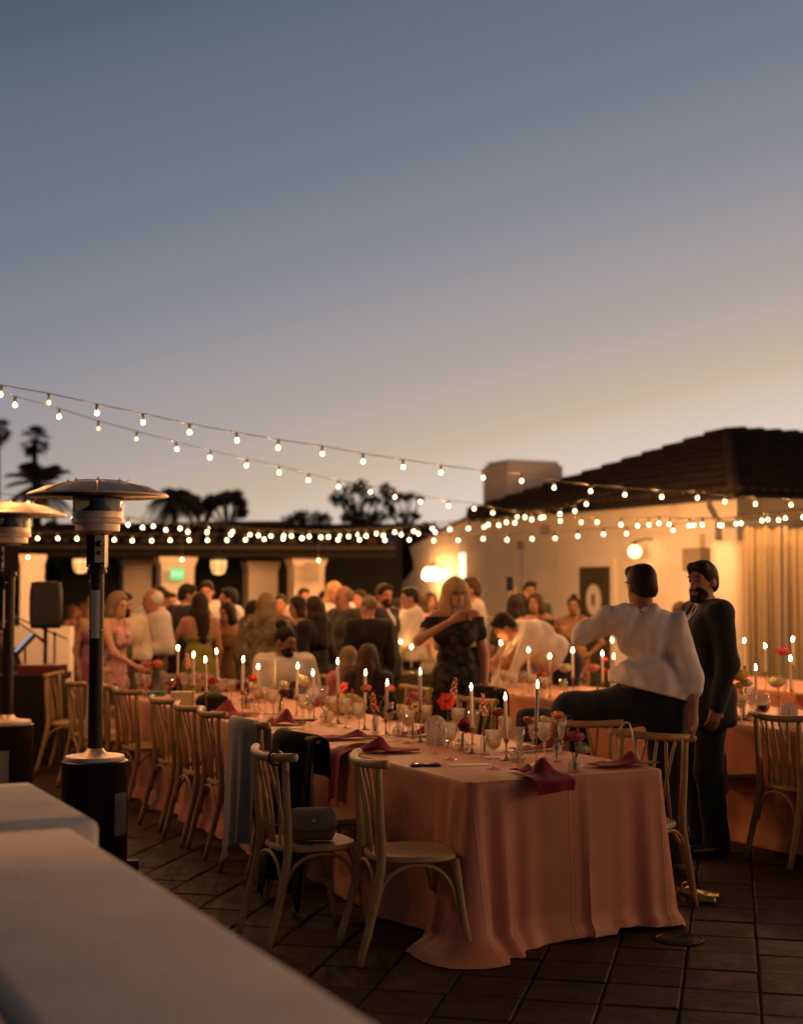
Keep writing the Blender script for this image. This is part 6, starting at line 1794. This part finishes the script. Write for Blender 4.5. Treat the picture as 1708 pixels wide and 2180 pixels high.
vase('bottle', 0, 0, 'vase with pink and red blooms beside the white shirted man', v2, [(1262, 1420, 'ball', 'blush', .045, 'blush peony beside the white shirted man'), (1289, 1428, 'ball', 'red', .038, 'red bloom beside the white shirted man'), (1285, 1402, 'ball', 'magenta', .03, 'magenta bloom beside the white shirted man')], p=v2p(1270, 11.4))
vase('bottle', 0, 0, 'vase with yellow blooms right of the suited man', v2, [(1573, 1436, 'ball', 'yellow', .050, 'yellow bloom right of the suited man'), (1588, 1452, 'ball', 'cream', .036, 'pale bloom right of the yellow one'), (1572, 1458, 'ball', 'yellow', .030, 'lower yellow bloom right of the suited man'), (1546, 1463, 'ball', 'magenta', .030, 'magenta bloom close to the suited man')], p=v2p(1578, 9.7))
vase('bottle', 0, 0, 'vase with a wide cream peony near the right edge', v2, [(1652, 1449, 'ball', 'cream', .055, 'wide cream peony near the right edge'), (1702, 1490, 'ball', 'coral', .045, 'coral bloom cut by the right edge')], p=v2p(1655, 9.9))
vase('bottle', 0, 0, 'vase with a red rose before the curtains', v2, [(1664, 1385, 'ball', 'magenta', .05, 'red rose before the curtains')], p=v2p(1668, 12.3))

# ------------------------------------------------------------------ napkins, cards, phones, bags
nap = fabric((.21, .012, .022), 'burgundy_linen', bump=.15, bscale=150)
def napkin(vx, vy, rz, L_, w, peak, label, seed, pk=.4, over=None):
    r = random.Random(seed); ph = [r.uniform(0, 6) for _ in range(5)]
    p = atz(vx, vy, TZ)
    def fn(u, v):
        x = (u - .5) * L_; q = (v - .5) * 2
        ww = w * (.55 + .45 * math.sin(math.pi * min(1, u * .9 + .12))) * (1 + .15 * math.sin(u * 7 + ph[0]))
        lr = .16 if u < pk else .34
        h = peak * max(0, 1 - abs(u - pk - .06 * q) / lr) * max(0, 1 - abs(q - .15)) + .30 * peak * max(0, 1 - abs(u - pk - .40) / .16) * max(0, 1 - abs(q + .3) * 1.2)
        h += .012 + .004 * math.sin(u * 9 + ph[1] + q * 2) * (1 - abs(q))
        y = q * ww / 2 + .05 * (u - .5) * q
        return (x, y, max(.004, h))
    o = MB().grid(fn, 26, 14).build('napkin', nap, sharp=28)
    o.location = (p.x, p.y, TZ + .001); o.rotation_euler = (0, 0, rz)
    m_ = o.modifiers.new('thick', 'SOLIDIFY'); m_.thickness = .006; m_.offset = 1
    tag(o, label, 'napkin', 'burgundy napkins')
    return o
def edge_napkin(vx, vy, along, label, seed, w=.24, top=.16, hang=.22, bunch=.05):
    """napkin lying on the table edge and hanging over it; along = direction of the edge"""
    r = random.Random(seed); ph = [r.uniform(0, 6) for _ in range(4)]
    p = atz(vx, vy, TZ); out = Vector((along.y, -along.x, 0))
    if out.dot(Vector((-p.x, -p.y, 0))) < 0: out = -out
    def fn(u, v):
        a = (u - .5) * w * (1 - .25 * abs(v - .4)); s_ = v * (top + hang) - top
        lift = .012 + bunch * math.exp(-((u - .55) / .2) ** 2 - ((v - .30) / .2) ** 2) + .010 * math.sin(u * 12 + ph[0] + v * 4) * (1 - abs(2 * u - 1))
        if s_ < 0: q = out * s_; z = lift
        else: q = out * (.062 + .006 * math.sin(u * 9 + ph[1]) + .05 * s_); z = .012 - s_ * (1 + .12 * math.sin(u * 3 + ph[2]))
        if 0 <= s_ < .02: q = out * (.062 * s_ / .02)
        g_ = along * a + q
        return (g_.x, g_.y, z)
    o = MB().grid(fn, 20, 22).build('napkin', nap); o.location = (p.x, p.y, TZ + .001)
    m_ = o.modifiers.new('thick', 'SOLIDIFY'); m_.thickness = .005; m_.offset = 0
    m_ = o.modifiers.new('smooth', 'SUBSURF'); m_.levels = 1; m_.render_levels = 1
    tag(o, label, 'napkin', 'burgundy napkins')
edge_napkin(1168, 1657, N, 'crumpled burgundy napkin hanging over the near end of the pink table', 3, .24, .13, .075, .075)
napkin(1128, 1645, TANG + 1.75, .17, .09, .030, 'burgundy napkin tail beside the crumpled one at the near end', 14, .6)
napkin(1330, 1632, TANG + 1.50, .36, .17, .065, 'bundled burgundy napkin at the near right corner', 5, .42)
napkin(830, 1602, TANG + 1.15, .32, .16, .085, 'peaked burgundy napkin behind the nearest chair', 6, .65)
edge_napkin(735, 1597, T, 'burgundy napkin hanging over the left edge beside the black jacket', 7, .20, .22, .30, .02)
napkin(742, 1574, TANG + 1.4, .36, .16, .045, 'flat burgundy napkin with a low point beyond the hanging one', 8, .35)
napkin(608, 1543, TANG + 1.2, .26, .16, .10, 'peaked burgundy napkin beyond the blue shawl', 9, .45)
napkin(500, 1524, TANG + 1.1, .34, .20, .11, 'tall folded burgundy napkin by the black bag', 10, .62)
edge_napkin(470, 1528, T, 'burgundy napkin hanging over the left edge by the black bag', 11, .22, .14, .30, .03)
napkin(452, 1496, TANG + 1.2, .30, .18, .07, 'burgundy napkin behind the black bag', 12)
napkin(300, 1476, TANG + 1.2, .30, .18, .05, 'burgundy napkin at the far left end of the pink table', 13)
napkin(1150, 1598, TANG + 1.55, .34, .13, .06, 'burgundy napkin on the far side behind the near flute', 15, .3)
napkin(900, 1566, TANG + 1.5, .24, .13, .06, 'burgundy napkin behind the arched table card', 16)
napkin(545, 1494, TANG + 1.5, .26, .15, .07, 'burgundy napkin on the far side before the seated man', 17)
napkin(1600, 1532, TANG + 1.3, .34, .18, .06, 'burgundy napkin on the second table right of the suited man', 18)
cardm = mat('menu_paper', (.55, .46, .37), rough=.7, var=.04)
def card(vx, vy, rz, label):
    p = atz(vx, vy, TZ); o = MB().box((0, 0, .001), (.105, .045, .0012)).build('menu_card', cardm, None, smooth=False); o.location = (p.x, p.y, TZ + .0015); o.rotation_euler = (0, 0, rz)
    tag(o, label, 'menu card', 'menu cards on the near table')
card(996, 1629, .14, 'pale menu card lying by the nearest goblet')
card(806, 1577, -.35, 'pale menu card under the peaked napkin')
card(612, 1551, .05, 'pale menu card beside the black jacket chair')
card(1070, 1613, .05, 'pale menu card behind the nearest goblet')
def phone(vx, vy, rz, label):
    p = atz(vx, vy, TZ); t = thing('phone', label, 'phone', (p.x, p.y, TZ + .0015), rz, 'phones on the near table')
    MB().box((0, 0, .005), (.074, .036, .005)).build('case', black, t, smooth=False)
    MB().box((0, 0, .0107), (.070, .033, .0006)).build('screen', mat('phone_glass', (.01, .01, .012), rough=.08), t, smooth=False)
phone(904, 1631, .12, 'dark phone lying near the left edge by the nearest chair')
phone(645, 1535, .1, 'dark phone lying by the middle goblets')
# arched table card with a numeral
def arch_card(p, rz, label, num=None):
    t = thing('table_number_card', label, 'table card', (p.x, p.y, TZ + .001), rz, 'arched table cards')
    w, h = .058, .165
    pts = [(-w, 0), (w, 0), (w, h - w)] + [(w * math.cos(a), h - w + w * math.sin(a)) for a in [i * math.pi / 14 for i in range(1, 14)]] + [(-w, h - w)]
    MB().slab([(x, 0, z) for x, z in pts], (0, .004, 0)).build('card', mat('frosted_acrylic', (.62, .52, .44), rough=.5, var=.02), t, smooth=False, fix=True)
    if num: 
        MB().box((.0, -.001, .085), (.004, .0012, .035)).build('numeral_stroke', ink, t, smooth=False)
    MB().box((0, .02, .006), (.03, .018, .006)).build('stand', woodm, t, smooth=False)
arch_card(atz(928, 1585, TZ), .15, 'arched pale card standing behind the champagne flute')
q = atd(1675, 1252, 9.15); arch_card(Vector((q.x, q.y, 0)), .1, 'arched table number card at the right picture edge', 1)
# bags and boxes on the table
def bag(vx, vy, hx, hy, h, m_, label, name='clutch_bag', rz=.3):
    p = atz(vx, vy, TZ); t = thing(name, label, 'bag', (p.x, p.y, TZ + .001), rz)
    softbox(MB(), hx, hy, 0, h, .02).build('bag_body', m_, t); softbox(MB(), hx * .92, hy * 1.06, h * .45, h * 1.02, .014).build('flap', m_, t)
    MB().lathe([(.008, 0), (.010, .005), (.0001, .008)], 10, (0, -hy * 1.1, h * .5)).build('clasp', brass, t)
bag(738, 1521, .095, .05, .125, mat('straw_yellow', (.50, .36, .14), rough=.7, bump=.3, bscale=90), 'straw yellow clutch bag in the middle of the pink table')
bag(452, 1516, .10, .06, .115, mat('black_fluffy', (.008, .007, .006), rough=.9, bump=.4), 'black handbag lying on the left edge of the pink table')
p = atz(389, 1507, TZ); cb = thing('card_box', 'cream card box standing at the far left of the pink table', 'box', (p.x, p.y, TZ + .001), .1)
MB().box((0, 0, .055), (.085, .05, .055)).build('box_body', mat('cream_card', (.58, .46, .28), rough=.8), cb, smooth=False); MB().box((0, 0, .112), (.088, .053, .008)).build('lid', mat('cream_card', (.58, .46, .28)), cb, smooth=False)
p = atz(329, 1481, TZ); t = thing('teal_case', 'flat teal case at the far end of the pink table', 'case', (p.x, p.y, TZ + .001), .1)
softbox(MB(), .085, .05, 0, .03, .006).build('case_body', mat('teal_plastic', (.01, .15, .15), rough=.4), t); softbox(MB(), .086, .051, .024, .034, .004).build('lid', mat('teal_plastic', (.01, .15, .15)), t)
p = atz(832, 1532, TZ); t = thing('bread_basket', 'shallow dark woven basket in the middle of the pink table', 'basket', (p.x, p.y, TZ + .001), 0)
MB().lathe([(.05, 0), (.075, .02), (.085, .045), (.088, .05), (.080, .045), (.065, .02), (.0001, .008)], 24, cap=False).build('bowl', mat('dark_wicker', (.09, .045, .02), rough=.8, bump=.6, bscale=120), t); MB().lathe([(.083, .046), (.09, .05), (.083, .054)], 24, cap=False).build('rim', mat('dark_wicker', (.09, .045, .02)), t)

# ------------------------------------------------------------------ music corner at the left
d = 13.4; a, b = atd(36, 1440, d), atd(117, 1440, d)
t = thing('music_table', 'table under a floor-length black cloth at the far left', 'table', ((a.x + b.x) / 2 - .1, d + .3, 0))
hw = (b.x - a.x) / 2 + .12
def bc(u, v):
    pts = [(-hw, -.3), (hw, -.3), (hw, .3), (-hw, .3), (-hw, -.3)]; k = min(int(u * 4), 3); f_ = u * 4 - k
    x = pts[k][0] + (pts[k + 1][0] - pts[k][0]) * f_; y = pts[k][1] + (pts[k + 1][1] - pts[k][1]) * f_
    s_ = 1 + .03 * v * math.sin(u * 90); return (x * s_, y * s_, a.z * (1 - v) + .01)
MB().grid(bc, 120, 6).build('black_skirt', blackcloth, t); MB().box((0, 0, a.z), (hw, .3, .012)).build('table_top', blackcloth, t, smooth=False)
m_ = thing('mixer', 'small dark mixer with red edge on the black table', 'mixer', ((a.x + b.x) / 2 - .05, d + .25, a.z + .012))
MB().box((.05, 0, .04), (.20, .15, .04)).build('casing', mat('dark_red_plastic', (.10, .012, .012), rough=.4), m_, smooth=False); MB().box((-.02, -.03, .083), (.13, .1, .004)).build('panel', mat('orange_panel', (.30, .12, .04), rough=.4), m_, smooth=False)
ds = 14.4; sp_ = atd(98, 1288, ds)
t = thing('loudspeaker', 'black loudspeaker on a stand before the white pillar', 'loudspeaker', (sp_.x, ds, 0), math.radians(12))
zt, zb = atd(98, 1240, ds).z, atd(98, 1337, ds).z
mb = MB(); softbox(mb, .15, .14, zb, zt, .012); mb.build('cabinet', mat('black_plastic', (.010, .009, .008), rough=.6), t)
MB().box((0, -.152, (zb + zt) / 2), (.13, .004, (zt - zb) / 2 - .03)).build('grille', mat('speaker_mesh', (.02, .018, .014), rough=.7, bump=.6, bscale=300), t, smooth=False)
st = thing('speaker_stand', 'black tripod stand under the loudspeaker', 'stand', (sp_.x, ds, 0))
MB().tube([(0, 0, .25), (0, 0, zb + .03)], .021, 8).build('pole', black, st)
for k in range(3):
    a_ = k * 2.094 + .5; MB().tube([(0, 0, .55), (.42 * math.cos(a_), .42 * math.sin(a_), .01)], .014, 6).build('leg', black, st)
def micstand(vx, d, tip, label, h=1.15):
    q = atd(vx, 1252, d); t = thing('microphone_stand', label, 'mic stand', (q.x, d, 0))
    MB().lathe([(.13, 0), (.13, .015), (.03, .03), (.014, .05)], 16).build('base', black, t); MB().tube([(0, 0, .03), (0, 0, h)], .011, 6).build('pole', black, t)
    e = atd(tip[0], tip[1], d) - Vector((q.x, d, 0)); f_ = Vector((0, 0, h)) - (e - Vector((0, 0, h))) * .35
    MB().tube([f_, e], .009, 6).build('boom', black, t); dv = (e - f_).normalized()
    MB().tube([e, e + dv * .10, e + dv * .15], [.012, .018, .022], 8).build('microphone', black, t)
    MB().ball((0, 0, h), .022, 8, 6).build('clutch', black, t)
micstand(118, 15.0, (42, 1318), 'mic stand with boom slanting up to the left behind the loudspeaker', 1.18)
micstand(30, 14.6, (76, 1352), 'mic stand half hidden behind the far heater', 1.35)
q = atd(54, 1370, 14.0); t = thing('lit_tablet', 'glowing tablet tilted on the music stand at far left', 'tablet', q, .4)
tb = MB().box((0, 0, 0), (.018, .10, .13)).build('tablet_case', black, t, smooth=False); tb.rotation_euler = (0, .75, 0)
tb = MB().box((-.019, 0, 0), (.001, .09, .12)).build('screen', glow('tablet_screen', (.75, .85, 1), .4), t, smooth=False); tb.rotation_euler = (0, .75, 0)
MB().tube([(0, 0, -.05), (0, 0, -q.z + .02)], .012, 6).build('stand_pole', black, t)
for k in range(3): MB().tube([(0, 0, -q.z + .35), (.25 * math.cos(k * 2.1), .25 * math.sin(k * 2.1), -q.z + .01)], .009, 5).build('leg', black, t)

# ------------------------------------------------------------------ festoon lights
sockm = mat('bulb_socket', (.03, .035, .012), rough=.5, var=0)
wirem = mat('festoon_wire', (.02, .02, .012), rough=.6, var=0)
def bulbmat(key, strength):
    """clear glowing glass: light from the filament passes through it"""
    m = bpy.data.materials.new(key); m.use_nodes = True
    n, l = m.node_tree.nodes, m.node_tree.links
    n.remove(n['Principled BSDF'])
    e = n.new('ShaderNodeEmission'); e.inputs[0].default_value = (1, .70, .36, 1); e.inputs[1].default_value = strength
    t = n.new('ShaderNodeBsdfTransparent'); ad = n.new('ShaderNodeAddShader')
    l.new(e.outputs[0], ad.inputs[0]); l.new(t.outputs[0], ad.inputs[1]); l.new(ad.outputs[0], n['Material Output'].inputs[0])
    return m
bulb_on = bulbmat('festoon_bulb', 7)
bulb_dim = bulbmat('festoon_bulb_dim', 1.1)
def filament(power):
    ld = bpy.data.lights.new('filament', 'POINT'); ld.energy = power; ld.color = (1, .44, .145); ld.shadow_soft_size = .012
    return ld
fil_far, fil_near, fil_dim = filament(6.0), filament(17.0), filament(.8)
def add_filament(b, ld):
    o = bpy.data.objects.new('filament', ld); C.objects.link(o); o.parent = b; o.location = (0, 0, -.042)
RB = .0160
bmesh_on = MB().lathe([(.0001, -.0585), (.0075, -.0565), (.0130, -.0515), (RB, -.0430), (.0140, -.0345), (.0095, -.028), (.0085, -.020)], 14).mesh('bulb'); bmesh_on.materials.append(bulb_on)
bmesh_near = bmesh_on
bmesh_dim = bmesh_on.copy(); bmesh_dim.materials.clear(); bmesh_dim.materials.append(bulb_dim)
smesh = MB().lathe([(.010, -.026), (.0125, -.024), (.0135, .018), (.009, .024), (.004, .03)], 10).mesh('socket'); smesh.materials.append(sockm)
def festoon(pts, depth, label, dims=(), ends=None, scale=1.0, run=0, strong=True):
    """pts: bulb centres in the photo from left to right; depth: distance as a function of position along"""
    t = thing('string_lights', label, 'string lights', (0, 0, 0), 0, 'festoon strings over the terrace')
    P = []
    for i, (vx, vy) in enumerate(pts):
        p = atd(vx, vy, depth(vx)); p.z += .040 * scale
        P.append(p)
        b = meshobj('bulb', bmesh_dim if i in dims else (bmesh_near if run and strong else bmesh_on), t); b.location = p; b.scale = (scale,) * 3
        b.rotation_euler = (random.uniform(-.12, .12), random.uniform(-.12, .12), 0)
        s_ = meshobj('socket', smesh, b); add_filament(b, fil_dim if i in dims else (fil_near if run and strong else fil_far))
    if run:      # string continued past the frame; unseen bulbs added to light table and parapet
        st_ = (P[0] - P[3]) / 3
        if st_.x > 0: st_ = Vector((.16, -.36, .012))
        for i in range(run):
            p = P[0] + st_; p.z = min(3.3, P[0].z + st_.z * max(0, 1 - i * .05))
            P.insert(0, p); b = meshobj('bulb', bmesh_near, t); b.location = p; s_ = meshobj('socket', smesh, b); add_filament(b, fil_near)
        ends = None
    Wp = [p + Vector((0, 0, .03 * scale)) for p in P]
    if ends:
        a_ = atd(ends[0][0], ends[0][1], depth(ends[0][0])); b_ = atd(ends[1][0], ends[1][1], depth(ends[1][0])); Wp = [a_] + Wp + [b_]
    MB().tube(spline(Wp, len(Wp) * 4), .0042 * max(1, scale * .8), 5).build('wire', wirem, t)
    return t
A_ = [(2, 840), (103, 857), (206, 879), (304, 899), (403, 920), (503, 938), (592, 953), (685, 966), (772, 982), (857, 994), (938, 1006), (1027, 1017), (1110, 1024), (1178, 1038), (1257, 1046), (1329, 1053), (1408, 1058), (1484, 1060), (1542, 1068), (1607, 1073), (1682, 1075), (1760, 1077)]
festoon(A_, lambda x: 10.4 + x * .0032, 'upper string of bulbs crossing the sky from the left edge', dims=(1,), ends=((-60, 826), (1850, 1060)), run=6)
B_ = [(32, 862), (126, 887), (209, 912), (291, 934), (375, 956), (447, 974), (525, 991), (594, 1006), (656, 1022), (720, 1036), (788, 1047), (840, 1058), (893, 1068), (954, 1077), (1009, 1083), (1048, 1092), (1100, 1100), (1149, 1103), (1191, 1109), (1236, 1112), (1270, 1112)]
festoon(B_, lambda x: 11.6 + x * .0062, 'second string of bulbs running below the upper one across the sky', dims=(2, 3), ends=((-40, 838), (1330, 1108)), run=6)
S1 = [(81, 1146), (123, 1146), (164, 1147), (205, 1148), (244, 1149), (282, 1151), (322, 1151), (362, 1150), (403, 1150), (442, 1150), (482, 1150), (523, 1149), (563, 1148), (603, 1147), (643, 1146), (682, 1144), (719, 1149), (764, 1149), (818, 1150), (871, 1149), (922, 1151), (974, 1150), (1028, 1147), (1079, 1149), (1132, 1147), (1180, 1146), (1229, 1141), (1284, 1137), (1333, 1136), (1431, 1129)]
festoon(S1, lambda x: 17.2 + x * .0006, 'lowest level string of bulbs in front of the loggia roof', ends=((20, 1130), (1500, 1108)), scale=1.1)
S2 = [(60, 1072), (98, 1086), (128, 1096), (157, 1104), (195, 1108), (234, 1113), (272, 1117), (304, 1123), (353, 1128), (399, 1132), (441, 1133), (490, 1138), (549, 1140), (603, 1141), (620, 1141), (658, 1142), (698, 1143), (741, 1142), (778, 1141), (816, 1140), (853, 1138), (889, 1136), (926, 1133), (957, 1127), (997, 1125), (1029, 1122), (1060, 1118), (1095, 1113), (1130, 1106), (1155, 1101), (1192, 1094), (1222, 1088), (1247, 1073)]
festoon(S2, lambda x: 16.0 + x * .0005, 'sagging string of bulbs rising to the roof eave at right', ends=((-60, 1045), (1300, 1050)), scale=1.08)
S3 = [(327, 1120), (383, 1125), (441, 1124), (495, 1132), (531, 1138), (577, 1141), (642, 1145), (682, 1142), (721, 1141), (761, 1138), (801, 1136), (840, 1133), (880, 1131), (920, 1125), (1038, 1117), (1078, 1112), (1117, 1101), (1320, 1117), (1356, 1119), (1380, 1117), (1402, 1115), (1423, 1116)]
festoon(S3[:17], lambda x: 18.6 + x * .0005, 'farthest string of bulbs over the loggia roof', ends=((270, 1100), (1170, 1085)), scale=1.15)
S4 = [(1320, 1117), (1356, 1119), (1380, 1117), (1402, 1114), (1423, 1116), (1466, 1119), (1494, 1117), (1530, 1118), (1566, 1115), (1621, 1108), (1656, 1107), (1707, 1101)]
festoon(S4[::-1], lambda x: 14.8 - (x - 1300) * .0035, 'string of bulbs along the lit wall and porch at right', run=36, strong=False)  # long run is unseen, added to light the near cloth end and parapet
S5 = [(1475, 1118), (1535, 1118), (1575, 1114), (1633, 1106), (1669, 1103)]
festoon(S5, lambda x: 15.4, 'short string of bulbs under the porch beam', ends=((1440, 1105), (1720, 1080)))
for i, (vx, vy) in enumerate([(60, 1186), (387, 1191), (678, 1193)]):
    p = atd(vx, vy, 18.2)
    t = thing('hanging_bulb', 'single bulb hanging before a white pillar, %s from the left' % ORD[i], 'bulb', p, 0, 'single bulbs before the pillars')
    b = meshobj('bulb', bmesh_on, t); b.location = (0, 0, .04); s_ = meshobj('socket', smesh, t); s_.location = (0, 0, .04); add_filament(b, fil_far)
    MB().tube([(0, 0, .07), (0, 0, 2.3 - p.z)], .004, 5).build('cord', wirem, t)
